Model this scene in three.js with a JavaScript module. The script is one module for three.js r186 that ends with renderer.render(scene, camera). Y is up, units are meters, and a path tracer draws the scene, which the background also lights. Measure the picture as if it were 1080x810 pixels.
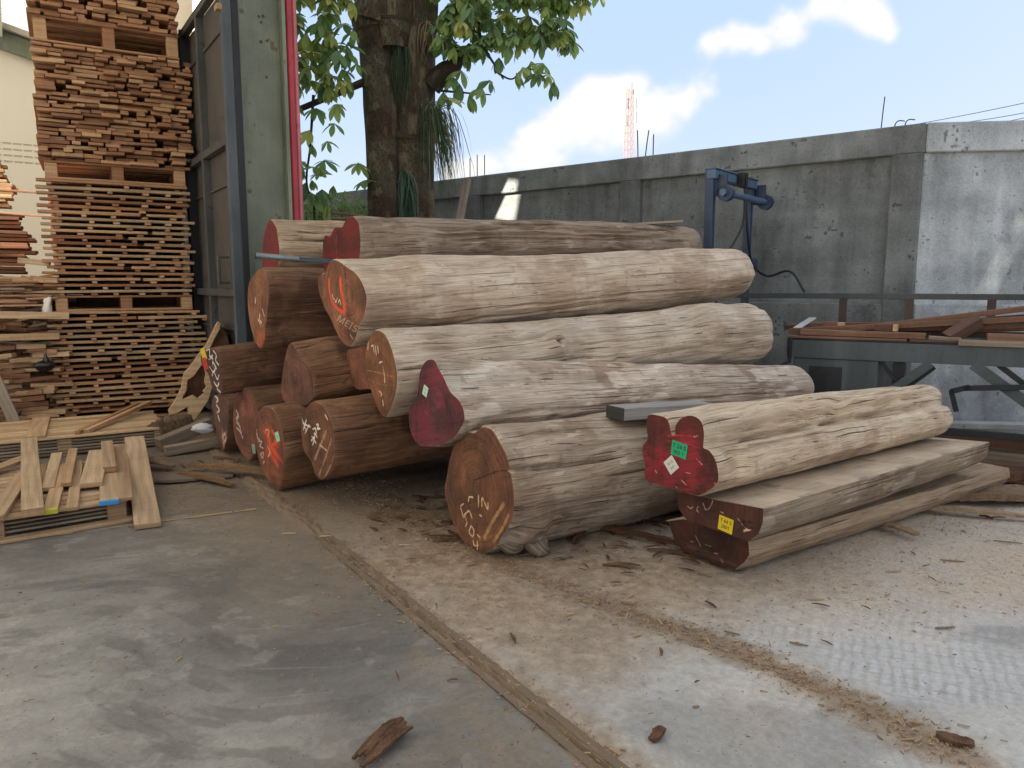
import * as THREE from 'three';
import { mergeGeometries } from 'three/addons/utils/BufferGeometryUtils.js';

// ───────────────────────── camera, exposure, sky, sun ─────────────────────────
const EXPOSURE = 4.6;
const scene = new THREE.Scene();
const camera = new THREE.PerspectiveCamera(54.5, 4 / 3, 0.05, 3000);
camera.position.set(0, 1.5, 0);
camera.rotation.x = -0.1328;
const renderer = new THREE.WebGLRenderer({ antialias: true });
renderer.toneMapping = THREE.LinearToneMapping;
renderer.toneMappingExposure = EXPOSURE;
renderer.shadowMap.enabled = true;

const SUN_DIR = new THREE.Vector3(-0.80, 0, 0.60).normalize().multiplyScalar(Math.cos(0.45)).setY(Math.sin(0.45));
const sun = new THREE.DirectionalLight(new THREE.Color(1, 0.93, 0.80), 4.6);
sun.position.copy(SUN_DIR).multiplyScalar(60);
sun.castShadow = true;
sun.shadow.mapSize.set(4096, 4096);
Object.assign(sun.shadow.camera, { left: -30, right: 30, top: 30, bottom: -30, near: 1, far: 160 });
scene.add(sun);

// ───────────────────────── random numbers and noise ─────────────────────────
function rngOf(seed) {
  let a = seed >>> 0;
  return () => { a = (a + 0x6d2b79f5) | 0; let t = Math.imul(a ^ (a >>> 15), 1 | a); t = (t + Math.imul(t ^ (t >>> 7), 61 | t)) ^ t; return ((t ^ (t >>> 14)) >>> 0) / 4294967296; };
}
const hash = (x, y, z) => {
  let h = Math.imul(x, 374761393) ^ Math.imul(y, 668265263) ^ Math.imul(z, 1274126177);
  h = Math.imul(h ^ (h >>> 13), 1274126177);
  return ((h ^ (h >>> 16)) >>> 0) / 4294967296;
};
const mod = (a, n) => ((a % n) + n) % n;
function vnoise(x, y, s = 0, px = 0, py = 0) {       // value noise, periodic when px / py are given
  let xi = Math.floor(x), yi = Math.floor(y), fx = x - xi, fy = y - yi;
  fx = fx * fx * (3 - 2 * fx); fy = fy * fy * (3 - 2 * fy);
  let x1 = xi + 1, y1 = yi + 1;
  if (px) { xi = mod(xi, px); x1 = mod(x1, px); }
  if (py) { yi = mod(yi, py); y1 = mod(y1, py); }
  const a = hash(xi, yi, s), b = hash(x1, yi, s), c = hash(xi, y1, s), d = hash(x1, y1, s);
  return a + (b - a) * fx + (c - a) * fy + (a - b - c + d) * fx * fy;
}
function fbm(x, y, oct, s = 0, px = 0, py = 0) {
  let v = 0, a = 0.5, n = 0;
  for (let i = 0; i < oct; i++) { v += a * vnoise(x, y, s + i * 17, px, py); n += a; a *= 0.5; x *= 2; y *= 2; px *= 2; py *= 2; }
  return v / n;
}
function noise3(x, y, z, s = 0) {
  const xi = Math.floor(x), yi = Math.floor(y), zi = Math.floor(z);
  let fx = x - xi, fy = y - yi, fz = z - zi;
  fx = fx * fx * (3 - 2 * fx); fy = fy * fy * (3 - 2 * fy); fz = fz * fz * (3 - 2 * fz);
  const h = (i, j, k) => hash(xi + i, yi + j, (zi + k) * 57 + s), l = (a, b, t) => a + (b - a) * t;
  return l(l(l(h(0, 0, 0), h(1, 0, 0), fx), l(h(0, 1, 0), h(1, 1, 0), fx), fy), l(l(h(0, 0, 1), h(1, 0, 1), fx), l(h(0, 1, 1), h(1, 1, 1), fx), fy), fz);
}
const fbm3 = (x, y, z, o, s = 0) => { let v = 0, a = 0.5, n = 0; for (let i = 0; i < o; i++) { v += a * noise3(x, y, z, s + i * 31); n += a; a *= 0.5; x *= 2.03; y *= 2.03; z *= 2.03; } return v / n; };
const clamp = (x, a = 0, b = 1) => Math.min(b, Math.max(a, x));
const sstep = (a, b, x) => { const t = clamp((x - a) / (b - a)); return t * t * (3 - 2 * t); };
const mix = (a, b, t) => a + (b - a) * t;
const mix3 = (a, b, t) => [mix(a[0], b[0], t), mix(a[1], b[1], t), mix(a[2], b[2], t)];
const V3 = (x, y, z) => new THREE.Vector3(x, y, z);
const rad = (d) => (d * Math.PI) / 180;

// ───────────────────────── the sky: hazy blue with fair-weather clouds ─────────────────────────
{
  const W = 2048, H = 1024, data = new Float32Array(W * H * 4);
  // puffs of the clouds in the view: azimuth, elevation, radius in degrees (azimuth 0 = straight ahead, right positive)
  const puffs = [
    [7.2, 12.4, 2.6], [5.0, 11.7, 2.5], [3.0, 11.2, 2.2], [1.6, 10.9, 1.6], [9.6, 12.2, 2.4], [14.0, 13.7, 1.7], [12.3, 13.1, 1.6], [8.2, 11.2, 2.6], [11.0, 11.6, 2.0], [6.0, 13.4, 1.8], [8.6, 13.6, 1.7],
    [15.3, 16.8, 1.5], [14.0, 16.3, 1.2], [16.5, 16.5, 1.3], [18.9, 17.5, 1.6], [19.8, 16.7, 1.5], [17.6, 16.2, 1.0],
    [22.2, 17.9, 1.4], [23.9, 17.6, 1.6], [24.8, 16.6, 1.3], [21.2, 18.2, 1.0], [25.6, 15.9, 0.9],
    [0.2, 9.0, 1.9], [-2.4, 8.4, 1.8], [-4.6, 8.0, 1.6], [3.0, 8.9, 1.4], [1.6, 9.3, 1.3],
  ];
  const dirOf = (az, el) => [Math.sin(rad(az)) * Math.cos(rad(el)), Math.sin(rad(el)), -Math.cos(rad(az)) * Math.cos(rad(el))];
  const pd = puffs.map(([a, e, r]) => [...dirOf(a, e), rad(r)]);
  for (let j = 0; j < H; j++) {
    const el = ((j + 0.5) / H - 0.5) * Math.PI, y = Math.sin(el), ce = Math.cos(el);
    for (let i = 0; i < W; i++) {
      const th = ((i + 0.5) / W - 0.5) * 2 * Math.PI, x = Math.cos(th) * ce, z = Math.sin(th) * ce, o = (j * W + i) * 4;
      const yy = Math.max(y, 0), h = Math.pow(1 - yy, 5), h2 = Math.exp(-yy * 9);
      const cs = x * SUN_DIR.x + y * SUN_DIR.y + z * SUN_DIR.z;
      const glow = 0.45 * Math.pow(Math.max(0, cs), 6) + 0.5 * Math.pow(Math.max(0, cs), 40);
      let c = [0.50 + 0.27 * h + 0.14 * h2, 0.685 + 0.19 * h + 0.12 * h2, 1.06 + 0.02 * h + 0.02 * h2];
      const right = sstep(0.25, 0.75, x) * 0.5; // milkier towards the right of the view, as haze banks there
      c = mix3(c, [0.82, 0.91, 1.06], right);
      c = [c[0] + glow, c[1] + glow * 0.95, c[2] + glow * 0.85];
      if (y > -0.02) {
        let near = 0, shade = 0;
        if (z < -0.6 && y < 0.5) {
          for (const [px, py, pz, r] of pd) {
            const d = Math.acos(clamp(x * px + y * py + z * pz, -1, 1)) / r;
            if (d < 1.8) { near += Math.exp(-d * d * 1.6); shade += Math.exp(-d * d * 1.6) * clamp((y - py) / r * 0.5 + 0.5); }
          }
        }
        const n = fbm3(x * 30, y * 38, z * 30, 6, 3) * 0.75 + 0.25 * fbm3(x * 110, y * 130, z * 110, 4, 5), n2 = fbm3(x * 11, y * 16, z * 11, 4, 9);
        let dens = Math.pow(sstep(0.28, 0.98, near * (0.02 + 1.55 * n)), 0.9) * 0.95;
        if (el > rad(21) || z > -0.72 || x < -0.62) { // clouds go on over the unseen sky, thickened to add light
          const f = fbm3(x * 4.2 / (yy + 0.35), 1.7, z * 4.2 / (yy + 0.35), 5, 21);
          const gate = Math.max(sstep(rad(21), rad(28), el), sstep(-0.72, -0.62, z), sstep(-0.62, -0.75, x));
          dens = Math.max(dens, sstep(0.47, 0.60, f + 0.10 * (n - 0.5)) * gate);
        }
        const lit = near > 0.05 ? clamp(shade / Math.max(near, 0.01)) : n2;
        const cl = mix3([0.86, 0.90, 0.98], [1.04, 1.0, 0.93], sstep(0.2, 0.75, 0.45 * lit + 0.55 * n + 0.12));
        c = mix3(c, cl, dens * 0.94);
      } else c = [0.34, 0.33, 0.31];
      data[o] = 1.07 * c[0] / EXPOSURE; data[o + 1] = 1.07 * c[1] / EXPOSURE; data[o + 2] = 1.07 * c[2] / EXPOSURE; data[o + 3] = 1;
    }
  }
  const sky = new THREE.DataTexture(data, W, H, THREE.RGBAFormat, THREE.FloatType);
  sky.mapping = THREE.EquirectangularReflectionMapping;
  sky.minFilter = sky.magFilter = THREE.LinearFilter;
  sky.needsUpdate = true;
  scene.background = sky; scene.environment = sky;
}

// ───────────────────────── textures ─────────────────────────
function dataTex(w, h, fn, srgb, wrap = true) {
  const d = new Uint8Array(w * h * 4);
  for (let j = 0; j < h; j++) for (let i = 0; i < w; i++) { const c = fn(i, j), o = (j * w + i) * 4; d[o] = clamp(c[0], 0, 255); d[o + 1] = clamp(c[1], 0, 255); d[o + 2] = clamp(c[2], 0, 255); d[o + 3] = 255; }
  const t = new THREE.DataTexture(d, w, h);
  t.magFilter = THREE.LinearFilter; t.minFilter = THREE.LinearMipmapLinearFilter; t.generateMipmaps = true;
  if (wrap) t.wrapS = t.wrapT = THREE.RepeatWrapping;
  if (srgb) t.colorSpace = THREE.SRGBColorSpace;
  t.needsUpdate = true;
  return t;
}
// thin splits along v on a wrapping grid
function crackField(N, count, seed, lmin, lmax, wmax, drift = 0.06) {
  const f = new Float32Array(N * N), r = rngOf(seed);
  for (let k = 0; k < count; k++) {
    let x = r() * N; const y0 = Math.floor(r() * N), len = lmin + Math.pow(r(), 2.2) * (lmax - lmin), w = 0.5 + r() * r() * wmax, dep = 0.4 + 0.6 * r();
    let sl = (r() - 0.5) * drift;
    for (let q = 0; q < len; q++) {
      if (r() < 0.05) sl = sl * 0.6 + (r() - 0.5) * drift; x += sl + (r() - 0.5) * 0.25;
      const t = q / len, ww = w * Math.sin(Math.PI * clamp(t * 0.96 + 0.02)) + 0.25;
      for (let i = Math.floor(x - ww - 1); i <= x + ww + 1; i++) {
        const a = clamp(1.2 - Math.abs(i - x) / (ww + 0.3)) * dep, o = mod(y0 + q, N) * N + mod(i, N);
        if (a > f[o]) f[o] = a;
      }
    }
  }
  return f;
}
function sideTex(seed, pale, dark, stain, crackCol, opt) {
  const N = 1024, cr = crackField(N, opt.cracks, seed, 30, opt.len ?? 420, opt.cw ?? 1.7), fine = crackField(N, 1100, seed + 5, 10, 150, 0.35, 0.05);
  const bump = new Float32Array(N * N);
  const map = dataTex(N, N, (i, j) => {
    const u = i / N, v = j / N, o = j * N + i;
    const warp = (fbm(u * 4, v * 3, 2, seed + 70, 4, 3) - 0.5) * 0.03;
    const grain = 0.6 * fbm((u + warp) * 260, v * 10, 2, seed, 260, 10) + 0.4 * fbm((u + warp) * 90, v * 8, 3, seed + 20, 90, 8), streak = 0.18 * fbm((u + warp) * 40, v * 5, 4, seed + 40, 40, 5) + 0.82 * fbm(u * 7, v * 7, 6, seed + 45, 7, 7), blotch = fbm(u * 4, v * 5, 6, seed + 90, 4, 5), speck = vnoise(u * 420, v * 300, seed + 33, 420, 300);
    let c = mix3(dark, pale, clamp(0.58 + 1.15 * (streak - 0.5) + 0.62 * (grain - 0.5)));
    c = mix3(c, stain, opt.stain * sstep(0.52, 0.66, blotch));
    { const worm = sstep(0.70, 0.76, fbm(u * 34, v * 22, 3, seed + 160, 34, 22)); c = mix3(c, dark, worm * 0.55); bump[o] -= worm * 0.12; }
    if (opt.flake) { const fl = sstep(0.58, 0.66, fbm((u + warp) * 26, v * 9, 4, seed + 130, 26, 9) * 0.65 + 0.35 * blotch); c = mix3(c, [222, 215, 204], fl * opt.flake); bump[o] += fl * 0.15; }
    const k = 0.88 + 0.24 * grain; c = [c[0] * k, c[1] * k, c[2] * k];
    if (speck > 0.90) c = mix3(c, dark, 0.4); else if (speck < 0.06) c = mix3(c, pale, 0.4);
    c = mix3(c, crackCol, clamp(cr[o] * 0.95 + fine[o] * 0.42));
    bump[o] += 0.62 + 0.30 * (grain - 0.5) + 0.12 * (streak - 0.5) + 0.10 * (blotch - 0.5) - 0.55 * cr[o] - 0.14 * fine[o];
    return c;
  }, true);
  const b = dataTex(N, N, (i, j) => { const x = bump[j * N + i] * 255; return [x, x, x]; }, false);
  return { map, bump: b };
}
const T = {
  pale: sideTex(11, [210, 199, 182], [173, 154, 134], [140, 116, 96], [60, 45, 34], { cracks: 60, stain: 0.4, cw: 2.2, len: 640 }),
  grey: sideTex(23, [192, 182, 168], [146, 130, 114], [124, 102, 84], [56, 44, 36], { cracks: 75, stain: 0.5, flake: 0.5, cw: 2.4, len: 640 }),
  brown: sideTex(37, [150, 116, 90], [98, 70, 52], [78, 54, 40], [28, 18, 13], { cracks: 80, stain: 0.5, cw: 2.0 }),
};
// sawn wood: grain along u
const sawnBump = [];
T.sawn = (() => {
  const N = 512, b = new Float32Array(N * N), cr = crackField(N, 22, 77, 20, 160, 0.6, 0.04);
  const map = dataTex(N, N, (i, j) => {
    const u = i / N, v = j / N, w = (vnoise(u * 3, v * 4, 8, 3, 4) - 0.5) * 0.10, rings = 0.5 + 0.5 * Math.sin((v + w) * 2 * Math.PI * 9 + 5 * fbm(u * 2, v * 6, 3, 3, 2, 6));
    const g = fbm(u * 4, v * 150, 3, 5, 4, 150), bl = fbm(u * 4, v * 4, 4, 6, 4, 4), saw = vnoise(u * 90, v * 3, 12, 90, 3);
    const k = 0.74 + 0.15 * rings * 0.6 + 0.24 * g + 0.18 * (bl - 0.5) + 0.05 * saw, c = 1 - 0.55 * cr[i * N + j];
    b[j * N + i] = 0.4 + 0.3 * g + 0.15 * saw - 0.4 * cr[i * N + j];
    return [255 * k * c, 250 * k * c, 243 * k * c];
  }, true);
  return { map, bump: dataTex(N, N, (i, j) => { const x = b[j * N + i] * 255; return [x, x, x]; }, false) };
})();
T.planed = dataTex(512, 512, (i, j) => { const u = i / 512, v = j / 512, g = fbm(u * 6, v * 130, 3, 8, 6, 130), b = fbm(u * 5, v * 5, 5, 18, 5, 5), s = vnoise(u * 150, v * 6, 28, 150, 6), d = sstep(0.60, 0.75, fbm(u * 9, v * 7, 4, 38, 9, 7)), k = 0.86 + 0.16 * (g - 0.5) + 0.30 * (b - 0.5) + 0.06 * (s - 0.5) - 0.16 * d; return [255 * k, 250 * k, 244 * k]; }, true);
T.concrete = (() => {
  const N = 1024, b = new Float32Array(N * N);
  const map = dataTex(N, N, (i, j) => {
    const u = i / N, v = j / N, big = fbm(u * 4, v * 4, 6, 51, 4, 4), mid = fbm(u * 18, v * 14, 4, 61, 18, 14), run = fbm(u * 26, v * 2, 4, 71, 26, 2), fine = vnoise(u * 260, v * 260, 81, 260, 260), lay = fbm(u * 3, v * 22, 3, 91, 3, 22);
    let k = 0.85 + 0.30 * (big - 0.5) + 0.20 * (mid - 0.5) + 0.26 * (run - 0.5) + 0.16 * (lay - 0.5) + 0.10 * (fine - 0.5);
    const pit = sstep(0.70, 0.80, mid * 0.35 + 0.65 * fbm(u * 90, v * 90, 2, 101, 90, 90)); k *= 1 - 0.3 * pit; const scr = sstep(0.60, 0.70, fbm(u * 60, v * 40, 3, 131, 60, 40) * 0.6 + 0.4 * fbm(u * 6, v * 5, 3, 141, 6, 5)); k *= 1 - 0.08 * scr;
    const pale = sstep(0.50, 0.74, fbm(u * 9, v * 7, 5, 111, 9, 7)); k += 0.07 * pale;
    b[j * N + i] = 0.5 + 0.3 * (mid - 0.5) + 0.15 * (fine - 0.5) + 0.2 * (lay - 0.5) - 0.3 * pit;
    return [250 * k, 252 * k, 250 * k];
  }, true);
  return { map, bump: dataTex(N, N, (i, j) => { const x = b[j * N + i] * 255; return [x, x, x]; }, false) };
})();
T.bark = (() => {
  const N = 512, b = new Float32Array(N * N);
  const map = dataTex(N, N, (i, j) => {
    const u = i / N, v = j / N, a = fbm(u * 22, v * 7, 4, 201, 22, 7), bl = fbm(u * 4, v * 4, 4, 211, 4, 4), f = vnoise(u * 120, v * 90, 221, 120, 90), ridge = 1 - Math.abs(2 * a - 1);
    b[j * N + i] = a * 0.8 + 0.2 * f;
    const k = 0.45 + 0.75 * a + 0.2 * (f - 0.5) - 0.25 * sstep(0.85, 1, ridge);
    return mix3([104 * k, 86 * k, 70 * k], [128 * k, 122 * k, 104 * k], sstep(0.45, 0.65, bl));
  }, true);
  return { map, bump: dataTex(N, N, (i, j) => { const x = b[j * N + i] * 255; return [x, x, x]; }, false) };
})();
T.paint = (() => { // worn flat paint, dust and scratches
  const N = 512, cr = crackField(N, 60, 301, 10, 120, 0.5, 0.3);
  return dataTex(N, N, (i, j) => {
    const u = i / N, v = j / N, a = fbm(u * 5, v * 5, 5, 311, 5, 5), r = fbm(u * 30, v * 3, 4, 321, 30, 3), f = vnoise(u * 200, v * 200, 331, 200, 200);
    const k = 0.84 + 0.30 * (a - 0.5) + 0.16 * (r - 0.5) + 0.06 * (f - 0.5) - 0.12 * cr[j * N + i];
    const rust = sstep(0.66, 0.76, a * 0.6 + 0.4 * fbm(u * 24, v * 24, 3, 341, 24, 24));
    return mix3([250 * k, 250 * k, 250 * k], [150, 110, 84], rust * 0.7);
  }, true);
})();

T.concrete.map.repeat.set(0.3, 0.3); T.concrete.bump.repeat.set(0.3, 0.3); T.sawn.map.repeat.set(0.7, 2); T.sawn.bump.repeat.set(0.7, 2); T.paint.repeat.set(0.6, 0.6);
for (const k of ['pale', 'grey', 'brown']) { T[k].map.repeat.set(0.7, 0.7); T[k].bump.repeat.set(0.7, 0.7); }

// ───────────────────────── materials ─────────────────────────
const lin = (r, g, b) => new THREE.Color().setRGB(r, g, b);
function std(color, o = {}) { return new THREE.MeshStandardMaterial({ color, roughness: 0.85, ...o }); }
const sideMat = (t, tint, bumpScale = 0.012) => std(lin(...tint), { vertexColors: true, map: T[t].map, bumpMap: T[t].bump, bumpScale, roughness: 0.92 });
const sawnMat = (r, g, b) => std(lin(r, g, b), { map: T.sawn.map, bumpMap: T.sawn.bump, bumpScale: 0.0015, vertexColors: true, roughness: 0.82 });
const paintMat = (r, g, b, rough = 0.55, metal = 0) => std(lin(r, g, b), { map: T.paint, roughness: rough, metalness: metal });
const M = {
  red: ['0.46,0.245,0.13', '0.40,0.205,0.11', '0.54,0.31,0.175', '0.30,0.145,0.08', '0.60,0.38,0.22', '0.42,0.225,0.135'].map((s) => sawnMat(...s.split(',').map(Number))),
  tan: ['0.60,0.42,0.25', '0.54,0.36,0.21', '0.66,0.48,0.30', '0.48,0.31,0.18'].map((s) => sawnMat(...s.split(',').map(Number))),
  board: ['0.50,0.36,0.23', '0.46,0.32,0.20', '0.56,0.41,0.27', '0.42,0.28,0.17'].map((s) => sawnMat(...s.split(',').map(Number))),
  dull: ['0.30,0.24,0.18', '0.22,0.17,0.13', '0.36,0.30,0.24'].map((s) => sawnMat(...s.split(',').map(Number))),
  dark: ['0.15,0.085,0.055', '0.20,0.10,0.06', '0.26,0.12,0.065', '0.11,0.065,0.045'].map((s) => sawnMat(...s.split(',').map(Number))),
  greyPlank: sawnMat(0.34, 0.33, 0.33),
  concShaded: std(lin(0.265, 0.272, 0.265), { map: T.concrete.map, bumpMap: T.concrete.bump, bumpScale: 0.01, roughness: 0.93 }),
  concSkyLit: std(lin(0.52, 0.54, 0.56), { map: T.concrete.map, bumpMap: T.concrete.bump, bumpScale: 0.008, roughness: 0.9 }),  // lit and shaded copies of one concrete: sky light put into this colour
  bark: std(lin(0.74, 0.68, 0.58), { map: T.bark.map, bumpMap: T.bark.bump, bumpScale: 0.03, roughness: 0.95 }),
  gate: paintMat(0.105, 0.093, 0.08), gateFrame: paintMat(0.10, 0.10, 0.094), gateDark: paintMat(0.012, 0.014, 0.018), gateEdge: paintMat(0.105, 0.125, 0.14),
  green: paintMat(0.275, 0.31, 0.225, 0.5), redPaint: paintMat(0.62, 0.045, 0.065, 0.35), redPale: paintMat(0.72, 0.22, 0.24, 0.35),
  cream: std(lin(0.86, 0.80, 0.68), { roughness: 0.9 }), slot: std(lin(0.62, 0.58, 0.50)), roof: std(lin(0.78, 0.78, 0.76), { roughness: 0.5 }), roofOut: paintMat(0.45, 0.47, 0.48, 0.45, 0.3),
  steel: paintMat(0.115, 0.135, 0.140, 0.55), steelDark: paintMat(0.020, 0.022, 0.026, 0.5), steelBrown: paintMat(0.11, 0.07, 0.055, 0.7), rail: paintMat(0.075, 0.085, 0.085, 0.5),
  blue: paintMat(0.035, 0.065, 0.13, 0.45), blueLight: paintMat(0.11, 0.19, 0.32, 0.4), rubber: std(lin(0.012, 0.012, 0.013), { roughness: 0.5 }),
  rebar: std(lin(0.10, 0.075, 0.06), { roughness: 0.8 }), white: paintMat(0.74, 0.76, 0.74, 0.5), chip: std(lin(0.40, 0.29, 0.19), { roughness: 1, vertexColors: false }),
  addedSkylight: new THREE.MeshPhysicalMaterial({ color: lin(0.85, 0.85, 0.80), roughness: 1, transmission: 0.7, thickness: 0 }),  // for roof sheets added to brighten the interior
  galv: std(lin(0.30, 0.34, 0.38), { roughness: 0.4, metalness: 0.6, map: T.paint }), trackSteel: std(lin(0.17, 0.122, 0.083), { roughness: 1 }),
};

// ───────────────────────── helpers: names, parts, shapes ─────────────────────────
const taken = new Map();
function numbered(name) { const n = taken.get(name) ?? 0; taken.set(name, n + 1); return n ? `${name}_${String(n).padStart(3, '0')}` : name; }
function tag(o, label, category, group) { o.userData = { label, category }; if (group) o.userData.group = group; return o; }
function thing(name, label, category, pos = [0, 0, 0], turn = 0, group) { const g = new THREE.Group(); g.name = numbered(name); g.position.set(...pos); g.rotation.y = turn; tag(g, label, category, group); scene.add(g); return g; }
function part(name, geo, mat, parent, pos, rot) { const m = new THREE.Mesh(geo, mat); m.name = name; m.castShadow = m.receiveShadow = true; if (pos) m.position.set(...pos); if (rot) m.rotation.set(...rot); parent.add(m); return m; }
function solo(name, geo, mat, label, category, group) { const m = part(numbered(name), geo, mat, scene); return tag(m, label, category, group); }
const structure = (o) => { o.userData.kind = 'structure'; return o; };
const boxCache = new Map();
// a box with chamfered edges, uv in metres along its own grain (x), end grain tinted by vertex colour
function cbox(l, h, w, ch = 0.004, endTint = [0.86, 0.78, 0.70], uvs = 1) {
  const key = [l.toFixed(3), h.toFixed(3), w.toFixed(3), ch, uvs, endTint].join();
  if (boxCache.has(key)) return boxCache.get(key);
  ch = Math.min(ch, l * 0.3, h * 0.3, w * 0.3);
  const S = [l / 2, h / 2, w / 2], pos = [], nor = [], uv = [], col = [], off = hash(Math.round(l * 1000), Math.round(h * 1000), Math.round(w * 1000)) * 3;
  const P = (sx, sy, sz, ax) => { const s = [sx, sy, sz]; return s.map((q, i) => q * (i === ax ? S[i] : S[i] - ch)); };
  const tri = (a, b, c, n) => { for (const p of [a, b, c]) { pos.push(...p); nor.push(...n); const an = n.map(Math.abs), m = an.indexOf(Math.max(...an)); uv.push((m === 0 ? p[2] : p[0]) * uvs + off, (m === 1 ? p[2] : p[1]) * uvs + off * 0.7); col.push(...(m === 0 ? endTint : [1, 1, 1])); } };
  const face = (a, b, c, d) => { const ab = V3(...b).sub(V3(...a)), ac = V3(...c).sub(V3(...a)), n = ab.cross(ac).normalize(), cen = V3(...a).add(V3(...c)); if (n.dot(cen) < 0) { n.negate(); [b, d] = [d, b]; } const N = n.toArray(); tri(a, b, c, N); if (d) tri(a, c, d, N); };
  for (let ax = 0; ax < 3; ax++) for (const s of [-1, 1]) { const q = (a, b) => { const r = [0, 0, 0]; r[ax] = s; r[(ax + 1) % 3] = a; r[(ax + 2) % 3] = b; return P(...r, ax); }; face(q(-1, -1), q(1, -1), q(1, 1), q(-1, 1)); }
  for (let ax = 0; ax < 3; ax++) for (const s of [-1, 1]) for (const t of [-1, 1]) { const b = (ax + 1) % 3, c = (ax + 2) % 3, q = (e, m) => { const r = [0, 0, 0]; r[ax] = e; r[b] = s; r[c] = t; return P(...r, m); }; face(q(-1, b), q(1, b), q(1, c), q(-1, c)); }
  for (const x of [-1, 1]) for (const y of [-1, 1]) for (const z of [-1, 1]) { const a = P(x, y, z, 0), b = P(x, y, z, 1), c = P(x, y, z, 2), n = V3(x, y, z).normalize().toArray(); const w2 = x * y * z > 0; tri(a, w2 ? b : c, w2 ? c : b, n); }
  const g = new THREE.BufferGeometry();
  g.setAttribute('position', new THREE.Float32BufferAttribute(pos, 3)); g.setAttribute('normal', new THREE.Float32BufferAttribute(nor, 3)); g.setAttribute('uv', new THREE.Float32BufferAttribute(uv, 2)); g.setAttribute('color', new THREE.Float32BufferAttribute(col, 3));
  boxCache.set(key, g);
  return g;
}
const bx = (l, h, w, x, y, z, ch = 0.003) => cbox(l, h, w, ch, [1, 1, 1]).clone().translate(x, y, z);
const merge = (list) => mergeGeometries(list.map((g) => (g.index ? g.toNonIndexed() : g)));
function beamMatrix(a, b, roll = 0) { // local x along a->b
  const X = b.clone().sub(a).normalize(); let Z = X.clone().cross(V3(0, 1, 0)); if (Z.lengthSq() < 1e-6) Z = V3(0, 0, 1); Z.normalize(); const Y = Z.clone().cross(X);
  const m = new THREE.Matrix4().makeBasis(X, Y, Z); if (roll) m.multiply(new THREE.Matrix4().makeRotationX(roll)); return m.setPosition(a.clone().add(b).multiplyScalar(0.5));
}
const barGeo = (a, b, h, w, roll = 0) => cbox(a.distanceTo(b), h, w, 0.003, [1, 1, 1]).clone().applyMatrix4(beamMatrix(a, b, roll));
function plankMesh(name, a, b, w, h, mat, parent = scene, roll = 0) {
  const m = part(name, cbox(a.distanceTo(b), h, w, 0.003), mat, parent);
  const mm = beamMatrix(a, b, roll); mm.decompose(m.position, m.quaternion, m.scale);
  return m;
}
const plank = (name, label, category, a, b, w, h, mat, group, roll) => tag(plankMesh(numbered(name), V3(...a), V3(...b), w, h, mat, scene, roll), label, category, group);
function tube(pts, r, seg = 24, radial = 7) { return new THREE.TubeGeometry(new THREE.CatmullRomCurve3(pts.map((p) => (p.isVector3 ? p : V3(...p)))), seg, r, radial); }
// a lofted limb: points with radii, its surface roughened
function limb(pts, radii, around = 20, perSeg = 8, rough = 0.1, seed = 1) {
  const curve = new THREE.CatmullRomCurve3(pts.map((p) => V3(...p))), n = (pts.length - 1) * perSeg, pos = [], uv = [], idx = [];
  const fr = curve.computeFrenetFrames(n); let len = 0, prev = null;
  let N = V3(1, 0, 0);
  for (let j = 0; j <= n; j++) {
    const t = j / n, p = curve.getPoint(t), tg = curve.getTangent(t), q = t * (pts.length - 1), i0 = Math.min(Math.floor(q), pts.length - 2), r = mix(radii[i0], radii[i0 + 1], q - i0);
    N = N.clone().sub(tg.clone().multiplyScalar(N.dot(tg))).normalize(); const B = tg.clone().cross(N);
    if (prev) len += p.distanceTo(prev); prev = p;
    for (let i = 0; i <= around; i++) {
      const a = (i / around) * 2 * Math.PI, cx = Math.cos(a), cy = Math.sin(a);
      const d = r * (1 + rough * 2 * (fbm3(cx * 1.4 + seed, cy * 1.4, len * 1.6, 3, seed) - 0.5) + rough * 0.8 * (fbm3(cx * 5, cy * 5 + seed, len * 3, 2, seed + 7) - 0.5));
      pos.push(p.x + (N.x * cx + B.x * cy) * d, p.y + (N.y * cx + B.y * cy) * d, p.z + (N.z * cx + B.z * cy) * d); uv.push((i / around) * Math.max(1, Math.round(r * 6.3)), len);
    }
  }
  for (let j = 0; j < n; j++) for (let i = 0; i < around; i++) { const a = j * (around + 1) + i, b = a + 1, c = a + around + 1, d = c + 1; idx.push(a, b, c, b, d, c); }
  const g = new THREE.BufferGeometry(); g.setAttribute('position', new THREE.Float32BufferAttribute(pos, 3)); g.setAttribute('uv', new THREE.Float32BufferAttribute(uv, 2)); g.setIndex(idx); g.computeVertexNormals();
  return g;
}
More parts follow.
